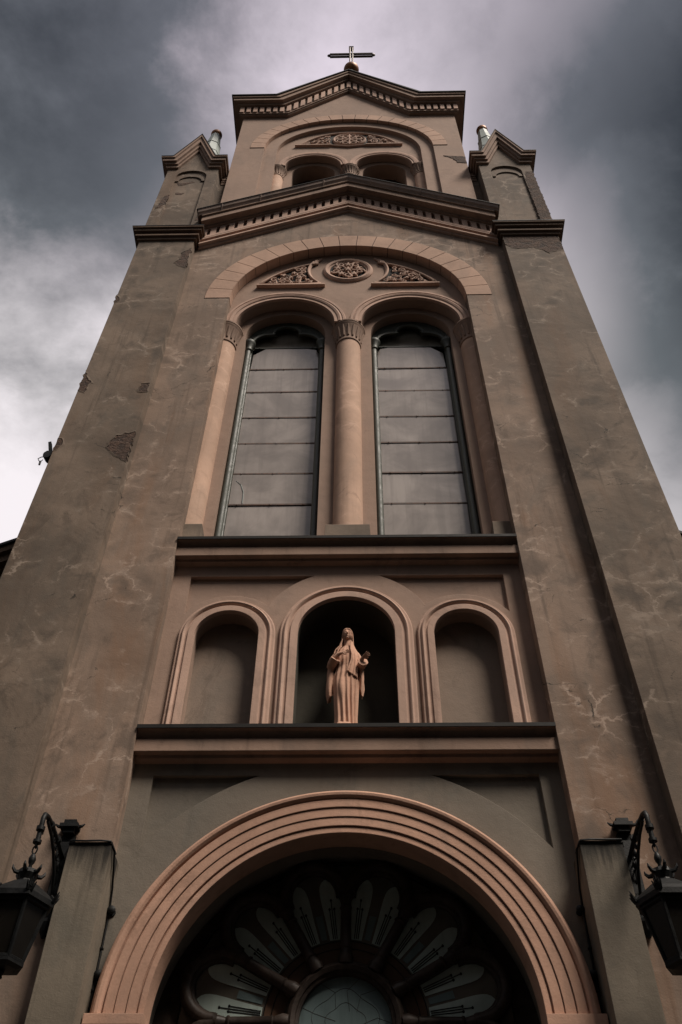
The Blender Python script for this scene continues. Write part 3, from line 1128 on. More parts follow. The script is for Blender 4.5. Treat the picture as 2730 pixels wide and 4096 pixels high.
BARS = [18.32, 17.49, 16.66, 15.79, 14.97, 14.09, 13.26, 12.44, 11.62]
for s in (-1, 1):
    cx = s*WC
    mb = MB()
    archsweep(mb, cx, WZ, 11.42, [(HWN+0.01, 0.66), (HWN+0.01, 0.82), (0.695, 0.82), (0.695, 0.70), (0.735, 0.68), (0.75, 0.66)], 32)
    win = mb.build('window', GREENF, church, 35)
    # colonnettes carrying the trefoil
    for q in (-1, 1):
        mb = MB()
        tube(mb, [(cx+q*0.755, 0.635, 11.5), (cx+q*0.755, 0.635, 18.05)], 0.058, 12)
        cl = mb.build('colonnette', GREENF, win, 50)
        mb = MB()
        lathe(mb, [(0.05, 18.00), (0.075, 18.02), (0.06, 18.06), (0.075, 18.14), (0.115, 18.24), (0.125, 18.26), (0.125, 18.31), (0.05, 18.31)], cx+q*0.745, 0.63, 14)
        mb.build('colonnette_capital', GREENF, cl, 40)
    # trefoil tracery
    mb = MB()
    tre = []
    tre += [(cx-0.70, 18.33)]+arc(cx-0.36, 18.36, 0.34, 172, 68, 10)
    tre += arc(cx, 18.72, 0.29, 188, -8, 18)
    tre += arc(cx+0.36, 18.36, 0.34, 112, 8, 10)+[(cx+0.70, 18.33)]
    tube(mb, [(p[0], 0.655, p[1]) for p in tre], 0.042, 8)
    tube(mb, [(p[0]-0.0+(cx-p[0])*-0.05, 0.675, p[1]+0.055) for p in tre], 0.03, 8)
    solid = tre+[(cx+0.80, 18.33)]+arc(cx, WZ, 0.80, 0, 180, 26)+[(cx-0.80, 18.33)]
    plate(mb, solid, [], 0.672, 0.70)
    mb.build('trefoil_tracery', GREENF, win, 45)
    mb = MB()
    plate(mb, [(cx-0.70, 18.3), (cx+0.70, 18.3), (cx+0.70, WZ)]+arc(cx, WZ, 0.72, 0, 180, 20), [], 0.775, 0.79)
    mb.build('upper_light', STAIN, win)
    for k in range(len(BARS)):
        mb = MB()
        z = BARS[k]
        xh = 0.66 if k == 0 else 0.70
        box(mb, cx-xh, cx+xh, 0.74, 0.772, z-0.017, z+0.017)
        for bx in (-0.55, 0.0, 0.55):
            lathe(mb, [(0.009, z-0.021), (0.011, z-0.019), (0.011, z+0.0)], cx+bx, 0.738, 8)
        mb.build('glazing_bar', GREENF if k == 0 else RUSTB, win)
    for k in range(len(BARS)-1):
        zt, zb_ = BARS[k]-0.03, BARS[k+1]+0.015
        if k == 0:
            o = [(cx-0.68, zb_), (cx+0.68, zb_), (cx+0.68, zt-0.20), (cx+0.62, zt-0.06), (cx+0.45, zt-0.012), (cx-0.42, zt-0.012), (cx-0.66, zt-0.24)]
            if s > 0:
                o = [(2*cx-p[0], p[1]) for p in o]
        else:
            o = [(cx-0.69, zb_), (cx+0.69, zb_), (cx+0.69, zt), (cx-0.69, zt)]
        mb = MB()
        plate(mb, o, [], 0.752, 0.760)
        pn = mb.build('pane', PANE, win)
        # each sheet hangs at its own slight tilt
        me = pn.data
        rnd = random.Random(100*k+s)
        tl, tw = rnd.uniform(-0.03, 0.03), rnd.uniform(-0.006, 0.006)
        zm = (zt+zb_)/2
        for v in me.vertices:
            v.co.y += (v.co.z-zm)*tl+(v.co.x-cx)*tw
        if s < 0 and k == 5:
            mb = MB()
            tube(mb, [(cx-0.62, 0.745, zb_+0.62), (cx-0.53, 0.745, zb_+0.52), (cx-0.47, 0.745, zb_+0.32), (cx-0.46, 0.745, zb_+0.02)], 0.006, 5)
            mb.build('pane_crack', ZINC, pn)
    mb = MB()
    box(mb, cx-0.80, cx+0.80, 0.93, 0.99, 11.4, 19.3)
    mb.build('window_backing', DARKV, win)


# ---- the two cornices across the recess
def recess_cornice(name, z, mat):
    mb = MB()
    pr = [(0.30, z-0.37), (0.215, z-0.365), (0.16, z-0.35), (0.14, z-0.34), (0.135, z-0.30), (0.05, z-0.30), (0.05, z-0.135), (0.10, z-0.13), (0.105, z-0.118), (0.085, z-0.112), (0.085, z-0.10), (0.095, z-0.095),
          (0.07, z-0.065), (0.035, z-0.038), (0.0, z-0.024), (-0.012, z-0.022), (-0.012, z), (0.30, z+0.02)]
    extrude_x(mb, pr, -RA-0.002, RA+0.002)
    c = mb.build(name, mat, church)
    mb = MB()
    x = RA+0.0
    pr = [(-0.028, z-0.028), (-0.030, z+0.022), (0.80, z+0.075), (0.80, z+0.024), (-0.014, z+0.003), (-0.016, z-0.028)]
    extrude_x(mb, pr, -x, x)
    mb.build('tin_sill', TIN, c)
    return c


recess_cornice('window_cornice', 11.60, CORN)
recess_cornice('niche_cornice', 8.255, CORN)

# ---- niche storey
NCZ, SNZ, SCX = 9.90, 9.87, 1.60
NF = 8.26
cen = arch_open(0, NCZ, 0.655, 8.1, 36)
sid = [arch_open(s*SCX, SNZ, 0.435, 8.1, 30) for s in (-1, 1)]
rect = [(-2.52, 8.0), (2.52, 8.0), (2.52, 11.5), (-2.52, 11.5)]


def ang(cx, cz, p):
    return math.degrees(atan2(p[1]-cz, p[0]-cx))


def niche_panel(s):
    # left panel worked out, then mirrored for the right
    P1, P2, P3 = (-0.455, 11.03), (-1.075, 10.43), (-2.235, 10.31)
    a = arc(0, NCZ, 1.215, ang(0, NCZ, P1), ang(0, NCZ, P2), 14)
    b = arc(-SCX, SNZ, 0.77, ang(-SCX, SNZ, P2), ang(-SCX, SNZ, P3), 18)
    pts = [(-2.235, 11.03)]+a+b
    return [(-s*x, z) for x, z in pts]


mb = MB()
plate(mb, rect, [cen]+sid, 0.282, 0.74)
pbase = mb.build('niche_wall', PLAIN, church)
mb = MB()
plate(mb, rect, [cen]+sid+[niche_panel(-1), niche_panel(1)], 0.22, 0.281)
mb.build('niche_frame', PLAIN, pbase)
mb = MB()
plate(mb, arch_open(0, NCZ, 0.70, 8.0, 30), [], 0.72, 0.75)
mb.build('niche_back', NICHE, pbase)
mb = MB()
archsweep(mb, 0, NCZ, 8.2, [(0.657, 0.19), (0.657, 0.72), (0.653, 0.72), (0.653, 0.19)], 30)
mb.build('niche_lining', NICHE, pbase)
MOLD = lambda r0, r1, y: [(r0, y+0.075), (r0, y), (r0+(r1-r0)*0.40, y), (r0+(r1-r0)*0.42, y+0.018), (r0+(r1-r0)*0.55, y+0.022), (r0+(r1-r0)*0.62, y-0.004),
                          (r0+(r1-r0)*0.70, y-0.012), (r0+(r1-r0)*0.78, y+0.004), (r0+(r1-r0)*0.80, y+0.022), (r0+(r1-r0)*0.94, y+0.022), (r0+(r1-r0)*0.96, y+0.035), (r1, y+0.04), (r1, y+0.075)]
mb = MB()
archsweep(mb, 0, NCZ, NF+0.02, MOLD(0.650, 0.895, 0.15), 44)
mb.build('niche_surround', TRIM, pbase, 35)
for s in (-1, 1):
    mb = MB()
    archsweep(mb, s*SCX, SNZ, NF+0.02, MOLD(0.43, 0.652, 0.15), 36)
    ns = mb.build('niche_surround', TRIM, pbase, 35)
    mb = MB()
    plate(mb, arch_open(s*SCX, SNZ, 0.47, 8.0, 24), [], 0.43, 0.45)
    mb.build('side_niche_back', SIDEN, pbase)

# ---- portal storey
PCZ = 5.06
mb = MB()
n_ = arc(0, PCZ, 1.955, 180, 0, 56)
rect2 = [(-2.52, 0), (-1.955, 0)]+n_+[(1.955, 0), (2.52, 0), (2.52, 7.995), (-2.52, 7.995)]
plate(mb, rect2, [], 0.282, 0.98)
pw = mb.build('portal_wall', GREYST, church)


def portal_panel(s):
    P1, P2 = (-1.0, 7.735), (-2.235, 6.80)
    a = arc(0, PCZ, 2.845, ang(0, PCZ, P1), ang(0, PCZ, P2), 18)
    pts = [(-2.235, 7.735)]+a
    return [(-s*x, z) for x, z in pts]


mb = MB()
plate(mb, rect2, [portal_panel(-1), portal_panel(1)], 0.22, 0.281)
mb.build('portal_frame', GREYST, pw)
# archivolt of stepped fasciae under a round outer moulding
prof = [(1.875, 0.40), (1.875, 0.10), (1.935, 0.10), (1.937, 0.118), (1.950, 0.118), (1.952, 0.085), (2.045, 0.085), (2.047, 0.105), (2.053, 0.105), (2.055, 0.075),
        (2.155, 0.075), (2.157, 0.095), (2.163, 0.095), (2.165, 0.062), (2.255, 0.062), (2.258, 0.085), (2.270, 0.085), (2.278, 0.055), (2.300, 0.035), (2.33, 0.03), (2.355, 0.045), (2.365, 0.09), (2.385, 0.10), (2.385, 0.24), (2.0, 0.24), (2.0, 0.40)]
mb = MB()
archsweep(mb, 0, PCZ, PCZ, prof, 72)
pa = mb.build('portal_arch', TRIM2, church, 30)
for s in (-1, 1):
    mb = MB()
    xa, xb = sx(s, 1.86, 2.415)
    box(mb, xa, xb, 0.015, 0.40, PCZ-0.10, PCZ-0.004)
    xa, xb = sx(s, 1.90, 2.385)
    box(mb, xa, xb, 0.05, 0.40, 0, PCZ-0.10)
    mb.build('portal_jamb', TRIM2, pa)

# rose window set deep in the portal
RZ, RY = 5.28, 0.90
mb = MB()
mold = []
# outer frame fills to the reveal
o = [(-1.97, 0.0), (1.97, 0.0)]+arc(0, PCZ, 1.97, 0, 180, 48)
hole = arc(0, RZ, 1.70, 0, 357, 60)
plate(mb, o, [hole], 0.86, 0.95)
rose = mb.build('rose_window', WOOD, church)
mb = MB()
RC = 1.36
for k in range(12):
    a = radians(15+30*k)
    c = (RC*cos(a), RZ+RC*sin(a))
    da = a-pi/2
    for rr, yy, tr in ((0.335, RY-0.09, 0.068), (0.29, RY-0.03, 0.05)):
        pts = []
        for i in range(15):
            b = a-radians(104)+radians(208)*i/14
            pts.append((c[0]+rr*cos(b), yy, c[1]+rr*sin(b)))
        tube(mb, pts, tr, 8)
mb.build('petal_tracery', WOOD, rose, 50)
mb = MB()
mold_ring(mb, 0, RZ, 0.47, 0.60, RY-0.11, RY+0.02, 44)
mb.build('hub_ring', WOOD, rose, 40)
mb = MB()
plate(mb, arc(0, RZ, 1.75, 0, 354, 60), [], RY, RY+0.01)
mb.build('dark_glass', STAIN, rose)
mb = MB()
plate(mb, arc(0, RZ, 0.48, 0, 354, 40), [], RY-0.008, RY-0.002)
hg = mb.build('hub_glass', HUBG, rose)
mb = MB()
rnd = random.Random(5)
for k in range(9):
    a = radians(40*k+rnd.uniform(-8, 8))
    r0 = rnd.uniform(0.08, 0.2)
    b = a+rnd.uniform(-0.3, 0.3)
    tube(mb, [(r0*cos(a), RY-0.009, RZ+r0*sin(a)), (0.33*cos(b), RY-0.009, RZ+0.33*sin(b)), (0.47*cos(a), RY-0.009, RZ+0.47*sin(a))], 0.0022, 5)
for rr in (0.2, 0.33):
    tube(mb, [(rr*(1+0.08*sin(5*q))*cos(q), RY-0.009, RZ+rr*(1+0.08*sin(5*q))*sin(q)) for q in [2*pi*i/40 for i in range(40)]], 0.0022, 5, closed=True)
mb.build('lead_lines', WOOD, hg)
for k in range(12):
    a = radians(30*k)
    d = Vector((cos(a), 0, sin(a)))
    C0 = Vector((0, RY-0.07, RZ))
    mb = MB()
    rs = [(0.57, 0.075), (0.63, 0.085), (0.68, 0.07), (0.72, 0.058), (0.735, 0.070), (0.75, 0.060), (1.16, 0.055), (1.17, 0.068), (1.19, 0.062), (1.20, 0.050), (1.24, 0.062), (1.285, 0.074), (1.29, 0.085), (1.325, 0.085), (1.34, 0.06), (1.50, 0.045)]
    tube(mb, [C0+d*q for q, r in rs], [r for q, r in rs], 12)
    mb.build('spoke_colonnette', WOOD, rose, 40)
for k in range(12):
    a = radians(15+30*k)
    for q in (-1, 1):
        b = a+q*radians(7.6)
        d = Vector((cos(b), 0, sin(b)))
        t = Vector((-sin(b), 0, cos(b)))
        base = Vector((0, 0, RZ))
        lf, rt = [], []
        for rr, w in ((0.86, 0.058), (1.10, 0.084), (1.26, 0.106), (1.36, 0.116), (1.43, 0.116), (1.475, 0.108), (1.515, 0.088), (1.545, 0.055), (1.556, 0.0)):
            rt.append(base+d*rr+t*w)
            if w > 0:
                lf.append(base+d*rr-t*w)
        pts = [(p.x, p.z) for p in rt+lf[::-1]]
        mb = MB()
        plate(mb, pts, [], RY-0.008, RY-0.003)
        ln = mb.build('lancet_pane', LANCET, rose)
    mb = MB()
    for q in (-1, 1):
        b = a+q*radians(7.6)
        d = Vector((cos(b), 0, sin(b)))
        t = Vector((-sin(b), 0, cos(b)))
        for w, r1 in ((-0.026, 1.20), (0.0, 1.30), (0.026, 1.20)):
            A = Vector((0, RY-0.010, RZ))+d*0.87+t*w*0.75
            B = Vector((0, RY-0.010, RZ))+d*r1+t*w
            tube(mb, [A, B], 0.0055, 5)
            ellipsoid(mb, B, 0.013, 0.004, 0.016, 8, 5)
    o1 = arc(0, RZ, 0.85, math.degrees(a)-12.5, math.degrees(a)+12.5, 8)
    for rr in (0.76, 0.84):
        tube(mb, [(rr*cos(a+radians(x)), RY-0.009, RZ+rr*sin(a+radians(x))) for x in (-12, -6, 0, 6, 12)], 0.005, 5)
    mb.build('lead_lines', IRON, rose)
    mb = MB()
    o2 = arc(0, RZ, 0.835, math.degrees(a)-12, math.degrees(a)+12, 8)+arc(0, RZ, 0.63, math.degrees(a)+11, math.degrees(a)-11, 8)
    plate(mb, o2, [], RY-0.006, RY-0.002)
    o3 = [((1.15*cos(a)+w*-sin(a)*1, RZ+1.15*sin(a)+w*cos(a))) for w in (-0.04, 0.04)]+[((0.88*cos(a)+w*-sin(a), RZ+0.88*sin(a)+w*cos(a))) for w in (0.03, -0.03)]
    mb.build('amber_pane', AMBER, rose)
    mb = MB()
    plate(mb, o3, [], RY-0.006, RY-0.002)
    mb.build('blue_pane', HUBG, rose)
mb = MB()
for s in (-1, 1):
    xa, xb = sx(s, 0.02, 1.85)
    box(mb, xa, xb, 0.80, 0.858, 0.02, 3.1)
    for r0, r1 in ((0.3, 1.3), (1.6, 2.9)):
        xa, xb = sx(s, 0.25, 1.6)
        box(mb, xa, xb, 0.77, 0.80, r0, r1)
mb.build('door', WOOD, rose)

# ---- piers flanking the portal
for s in (-1, 1):
    mb = MB()
    xa, xb = sx(s, 2.43, 2.87)
    box(mb, xa, xb, -0.20, 0.3, 0, 6.63)
    pr = mb.build('pier', PIERST, church)
    mb = MB()
    xa, xb = sx(s, 2.42, 2.88)
    box(mb, xa, xb, -0.21, 0.02, 6.632, 6.65)
    mb.build('tin_cover', TIN, pr)

# ---- top gable of the belfry
BW = 3.22


def top_layer(mb, zl, kl, al, zh, kh, ah, d):
    lo = [(-BW-d, zl), (-kl, zl), (0, al), (kl, zl), (BW+d, zl)]
    hi = [(BW+d, zh), (kh, zh), (0, ah), (-kh, zh), (-BW-d, zh)]
    plate(mb, lo+hi, [], -d, 0.02)
    for s in (-1, 1):
        xa, xb = sx(s, BW-0.03, BW+d)
        box(mb, xa, xb, 0.02, 8.2+d, zl, zh)


mb = MB()
top_layer(mb, 30.83, 1.84, 33.22, 30.88, 1.84, 33.29, 0.09)
top_layer(mb, 30.88, 1.84, 33.29, 30.94, 1.85, 33.37, 0.13)
tg = mb.build('top_gable', CORN, church)
mb = MB()
top_layer(mb, 30.94, 1.85, 33.37, 31.42, 1.98, 34.03, 0.08)
mb.build('dentil_ground', GREYST, tg)
# dentil blocks
mb = MB()


def gz(x, zl, kl, al):
    x = abs(x)
    return zl if x >= kl else al-(al-zl)*x/kl


pitch = 0.205
for k in range(-16, 17):
    xc = k*pitch
    w = 0.062
    pts = [(xc-w, gz(xc-w, 30.95, 1.85, 33.38)), (xc+w, gz(xc+w, 30.95, 1.85, 33.38)), (xc+w, gz(xc+w, 31.36, 1.96, 33.94)), (xc-w, gz(xc-w, 31.36, 1.96, 33.94))]
    if k == 0:
        pts = [(-w, gz(w, 30.95, 1.85, 33.38)), (0, 33.38), (w, gz(w, 30.95, 1.85, 33.38)), (w, gz(w, 31.36, 1.96, 33.94)), (0, 33.94), (-w, gz(w, 31.36, 1.96, 33.94))]
    plate(mb, pts, [], -0.165, -0.081)
mb.build('dentils', TRIM, tg)
mb = MB()
top_layer(mb, 31.42, 1.98, 34.03, 31.52, 2.03, 34.12, 0.22)
top_layer(mb, 31.52, 2.03, 34.12, 31.69, 2.12, 34.28, 0.34)
top_layer(mb, 31.69, 2.12, 34.28, 31.80, 2.20, 34.40, 0.38)
mb.build('corona', CORN, tg)
mb = MB()
top_layer(mb, 31.802, 2.20, 34.405, 31.85, 2.25, 34.46, 0.42)
o = [(-2.24, 31.8), (2.24, 31.8), (0, 34.45)]
plate(mb, o, [], 0.03, 8.2)
mb.build('roof_flashing', TIN, tg)
mb = MB()
box(mb, -3.5, 3.5, 0.03, 8.4, 31.6, 31.84)
mb.build('roof', ROOFT, church)

# cross on its ball above the gable
CX, CY = 0.08, 0.30
mb = MB()
lathe(mb, [(0.34, 33.6), (0.30, 34.6), (0.12, 36.2), (0.10, 36.9)], CX, CY, 8)
cr_ = mb.build('cross_pedestal', ZINC, church)
mb = MB()
lathe(mb, [(0.02, 36.78)]+[(0.275*cos(radians(a)), 37.06+0.275*sin(radians(a))) for a in range(-80, 81, 10)]+[(0.02, 37.34)], CX, CY, 24)
mb.build('ball_finial', GILT, cr_, 40)
mb = MB()
for dx in (-0.048, 0.048):
    for dy in (-0.048, 0.048):
        tube(mb, [(CX+dx, CY+dy, 37.25), (CX+dx, CY+dy, 39.85)], 0.030, 8)
box(mb, CX-0.07, CX+0.07, CY-0.07, CY+0.07, 39.82, 39.92)
box(mb, CX-0.09, CX+0.09, CY-0.09, CY+0.09, 39.92, 39.97)
for dz in (-0.045, 0.045):
    for dy in (-0.045, 0.045):
        tube(mb, [(CX-0.80, CY+dy, 39.0+dz), (CX+0.80, CY+dy, 39.0+dz)], 0.032, 8)
for q in (-1, 1):
    tube(mb, [(CX+q*0.78, CY, 39.0), (CX+q*0.86, CY, 39.0), (CX+q*0.90, CY, 39.0)], [0.06, 0.05, 0.02], 8)
mb.build('cross', CROSSM, cr_, 50)

# ---- nave front behind the tower
mb = MB()
NS, NA = 0.56, 16.75
o = [(-14, 0), (14, 0), (14, NA-NS*14), (0, NA), (-14, NA-NS*14)]
plate(mb, o, [], 2.3, 2.8)
nv = mb.build('nave_wall', BUTT, church)
mb = MB()
for zl, zh, y in ((-0.75, -0.66, 2.22), (-0.66, -0.44, 2.27), (-0.44, -0.36, 2.16), (-0.36, -0.16, 2.05), (-0.16, 0.0, 1.98)):
    o = [(-14.2, NA+zl+0.35-NS*14.2), (0, NA+zl+0.35), (14.2, NA+zl+0.35-NS*14.2), (14.2, NA+zh+0.35-NS*14.2), (0, NA+zh+0.35), (-14.2, NA+zh+0.35-NS*14.2)]
    plate(mb, o, [], y, 2.35)
mb.build('nave_cornice', OLDC, nv)
mb = MB()
o = [(-14.4, NA+0.352-NS*14.4), (0, NA+0.352), (14.4, NA+0.352-NS*14.4), (14.4, NA+0.42-NS*14.4), (0, NA+0.42), (-14.4, NA+0.42-NS*14.4)]
plate(mb, o, [], 1.94, 30)
mb.build('nave_roof', TIN, nv)


# ------------------------------------------------------------------ statue in the central niche
def make_statue():
    SXc, SYc, SZ = 0.0, 0.34, 8.335
    st = empty('statue', 'terracotta statue of a veiled woman, hand on her chest, standing in the central niche', 'statue', (SXc, SYc, SZ))
    D = MB()

    def zz(z):
        return z-SZ
    # robe: rings with folds that swing and deepen towards the hem
    rings = []
    spec = [(8.425, 0.152, 0.135, -0.005), (8.47, 0.140, 0.128, -0.002), (8.60, 0.136, 0.120, 0.0), (8.90, 0.150, 0.120, 0.0), (9.15, 0.168, 0.122, 0.002), (9.28, 0.160, 0.118, 0.004),
            (9.40, 0.135, 0.105, 0.006), (9.52, 0.142, 0.110, 0.008), (9.60, 0.150, 0.105, 0.008), (9.68, 0.135, 0.088, 0.008), (9.74, 0.085, 0.066, 0.008), (9.775, 0.052, 0.052, 0.01)]
    NSEG = 96
    dense = []
    for i in range(len(spec)-1):
        a, b = spec[i], spec[i+1]
        k = max(1, int((b[0]-a[0])/0.03))
        for j in range(k):
            t = j/k
            dense.append(tuple(a[q]+(b[q]-a[q])*t for q in range(4)))
    dense.append(spec[-1])
    for z, rx, ry, ox in dense:
        rg = []
        fall = min(1.0, max(0.0, (9.55-z)/0.7))
        for i in range(NSEG):
            th = 2*pi*i/NSEG
            fr = max(0.0, -sin(th))
            am = 0.016*fall*(0.35+0.65*fr)+0.003
            ph = 13*th+2.2*sin((z-8.4)*2.1)+1.5*sin(2*th+z)
            f = sin(ph)
            f = math.copysign(abs(f)**0.7, f)
            kn = 0.030*math.exp(-((z-9.02)/0.16)**2)*math.exp(-((th-radians(247))/0.30)**2)     # forward knee
            # smooth the cloth over the leg
            sm = 1-0.9*math.exp(-((th-radians(247))/0.36)**2)*math.exp(-((z-8.98)/0.26)**2)
            r = 1.0
            px, py = rx*cos(th), ry*sin(th)
            nx, ny = cos(th), sin(th)
            e = am*f*sm+kn
            rg.append((ox+px+nx*e, py+ny*e, zz(z)))
        rings.append(rg)
    loft(D, rings)
    # neck and head, face looking out and slightly down
    tube(D, [(0.008, 0.0, zz(9.72)), (0.010, -0.008, zz(9.80)), (0.012, -0.014, zz(9.88))], [0.054, 0.047, 0.046], 16)
    hc = (0.014, -0.034, zz(9.955))

    def face(d, p):
        q = p.copy()
        if d.y < 0:
            t = d.z
            # narrow the jaw, flatten the face
            if t < 0:
                q.x *= 1-0.30*t*t
            q.y *= 0.97
        return q
    ellipsoid(D, hc, 0.066, 0.080, 0.098, 40, 30, face)
    fy = hc[1]-0.074
    # brows, eyes, nose, mouth, chin
    tube(D, [(hc[0], fy-0.000, hc[2]+0.018), (hc[0], fy-0.012, hc[2]-0.008), (hc[0], fy-0.021, hc[2]-0.026)], [0.0075, 0.009, 0.012], 8)
    for q in (-1, 1):
        tube(D, [(hc[0]+q*0.006, fy+0.000, hc[2]+0.016), (hc[0]+q*0.022, fy-0.000, hc[2]+0.026), (hc[0]+q*0.040, fy+0.012, hc[2]+0.020), (hc[0]+q*0.050, fy+0.022, hc[2]+0.008)], [0.006, 0.007, 0.007, 0.005], 6)
        ellipsoid(D, (hc[0]+q*0.026, fy+0.010, hc[2]+0.004), 0.0155, 0.010, 0.0085, 12, 8)
        tube(D, [(hc[0]+q*0.013, fy+0.001, hc[2]-0.002), (hc[0]+q*0.026, fy-0.001, hc[2]-0.005), (hc[0]+q*0.040, fy+0.006, hc[2]-0.001)], 0.0032, 6)
        ellipsoid(D, (hc[0]+q*0.008, fy-0.010, hc[2]-0.027), 0.006, 0.007, 0.005, 8, 6)
    tube(D, [(hc[0]-0.019, fy+0.008, hc[2]-0.0475), (hc[0], fy-0.005, hc[2]-0.045), (hc[0]+0.019, fy+0.008, hc[2]-0.0475)], [0.003, 0.0062, 0.003], 8)
    tube(D, [(hc[0]-0.015, fy+0.010, hc[2]-0.056), (hc[0], fy-0.002, hc[2]-0.057), (hc[0]+0.015, fy+0.010, hc[2]-0.056)], [0.003, 0.0070, 0.003], 8)
    ellipsoid(D, (hc[0], fy+0.018, hc[2]-0.080), 0.020, 0.020, 0.014, 12, 8)
    # parted hair under the veil
    for q in (-1, 1):
        tube(D, [(hc[0]+q*0.002, fy+0.020, hc[2]+0.078), (hc[0]+q*0.024, fy+0.018, hc[2]+0.068), (hc[0]+q*0.046, fy+0.028, hc[2]+0.045), (hc[0]+q*0.060, fy+0.045, hc[2]+0.012)], [0.013, 0.017, 0.016, 0.012], 10)

    # arms inside their sleeves
    def sleeve(pts, rs, n=20, fold=0.0, seed=0):
        pts = [Vector(p) for p in pts]
        k = len(pts)
        rg = []
        for i, p in enumerate(pts):
            t = (pts[min(i+1, k-1)]-pts[max(i-1, 0)]).normalized()
            u = t.cross(Vector((0, 1, 0.2))).normalized()
            w = t.cross(u)
            ring = []
            for j in range(n):
                a = 2*pi*j/n
                f = 1+fold*sin(5*a+seed+i*0.7)
                ring.append(tuple(p+u*(rs[i][0]*f*cos(a))+w*(rs[i][1]*f*sin(a))))
            rg.append(ring)
        loft(D, rg)
    # her right arm (on the viewer's left): elbow out, forearm across the chest
    sleeve([(-0.115, 0.01, zz(9.66)), (-0.165, 0.005, zz(9.55)), (-0.195, -0.01, zz(9.44)), (-0.195, -0.04, zz(9.38))],
           [(0.050, 0.060), (0.058, 0.062), (0.058, 0.062), (0.048, 0.052)], fold=0.05)
    sleeve([(-0.205, -0.03, zz(9.39)), (-0.185, -0.075, zz(9.42)), (-0.160, -0.110, zz(9.455)), (-0.142, -0.130, zz(9.475))],
           [(0.052, 0.055), (0.060, 0.070), (0.060, 0.085), (0.055, 0.090)], fold=0.04)
    tube(D, [(-0.150, -0.125, zz(9.49)), (-0.10, -0.150, zz(9.535)), (-0.062, -0.158, zz(9.555))], [0.034, 0.028, 0.024], 12)
    # her left arm: forearm held out with open palm
    sleeve([(0.125, 0.01, zz(9.66)), (0.165, 0.005, zz(9.56)), (0.185, -0.01, zz(9.46)), (0.185, -0.05, zz(9.40))],
           [(0.048, 0.056), (0.055, 0.06), (0.055, 0.06), (0.05, 0.055)], fold=0.05, seed=2)
    sleeve([(0.182, -0.03, zz(9.40)), (0.205, -0.090, zz(9.405)), (0.222, -0.140, zz(9.415))],
           [(0.050, 0.055), (0.060, 0.066), (0.062, 0.082)], fold=0.04, seed=1)
    tube(D, [(0.195, -0.10, zz(9.435)), (0.210, -0.155, zz(9.450)), (0.222, -0.172, zz(9.460))], [0.034, 0.027, 0.022], 12)
    # mantle hanging from both elbows, in flat zig-zag folds
    for q, x0, zt, zb, w in ((-1, -0.195, 9.50, 8.93, 0.036), (1, 0.182, 9.48, 9.00, 0.027)):
        rg = []
        for i in range(16):
            t = i/15
            z = zt+(zb-zt)*t
            ring = []
            ww = w*(1.0+0.25*sin(t*3)) * (1 if t < 0.8 else 1-0.8*(t-0.8)*2)
            for j in range(28):
                a = 2*pi*j/28
                e = 0.010*t*sin(4*a+9*t)
                ring.append((x0+q*0.018*sin(t*2.6)+(ww+e)*cos(a), 0.0+0.085*sin(a)*(1-0.25*t)+0.02*t, zz(z+0.05*t*cos(a)*q*-1+0.022*t*sin(3*a+1))))
            rg.append(ring)
        loft(D, rg)
    body = D.build('figure', TERRA, st)
    rm = body.modifiers.new('fuse', 'REMESH')
    rm.mode = 'VOXEL'
    rm.voxel_size = 0.0055
    rm.use_smooth_shade = True
    # hands: palm, four fingers of different length, thumb
    for name_, palm0, dirv, nrm, side, curl in (
            ('hand', Vector((-0.062, -0.162, zz(9.556))), Vector((1, -0.05, 0.14)).normalized(), Vector((0, -1, 0.1)).normalized(), 1, 0.5),
            ('hand', Vector((0.214, -0.172, zz(9.455))), Vector((0.76, -0.42, 0.34)).normalized(), Vector((0.35, -0.55, -0.60)).normalized(), -1, -0.25)):
        H = MB()
        side_v = nrm.cross(dirv).normalized()
        nrm = dirv.cross(side_v).normalized()*-1
        rg = []
        for t, w, h in ((-0.15, 0.018, 0.016), (0.1, 0.022, 0.015), (0.5, 0.029, 0.014), (0.9, 0.031, 0.012), (1.05, 0.029, 0.010)):
            c = palm0+dirv*(t*0.052)
            w, h = w*0.9, h*0.85
            rg.append([tuple(c+side_v*(w*cos(2*pi*j/14))+nrm*(h*sin(2*pi*j/14))) for j in range(14)])
        loft(H, rg)
        for f, ln_ in enumerate((0.052, 0.060, 0.056, 0.044)):
            b = palm0+dirv*0.050+side_v*((f-1.5)*0.0145)
            spread = (f-1.5)*(0.05 if side > 0 else 0.16)
            d = (dirv+side_v*spread).normalized()
            p1 = b+d*ln_*0.45-nrm*(0.004*curl)
            p2 = b+d*ln_*0.75-nrm*(0.012*curl)
            p3 = b+d*ln_-nrm*(0.026*curl)
            tube(H, [b-d*0.012, b, p1, p2, p3], [0.0078, 0.0076, 0.0070, 0.0062, 0.0048], 8)
        b = palm0+dirv*0.018+side_v*(-0.022)
        tube(H, [b, b-side_v*0.018+dirv*0.020, b-side_v*0.022+dirv*0.045], [0.011, 0.0095, 0.0065], 8)
        hd = H.build(name_, TERRA, body)
        rm = hd.modifiers.new('fuse', 'REMESH')
        rm.mode = 'VOXEL'
        rm.voxel_size = 0.0028
        rm.use_smooth_shade = True
    # veil: over the head, down the back and shoulders, with a long fold on her left
    V = MB()

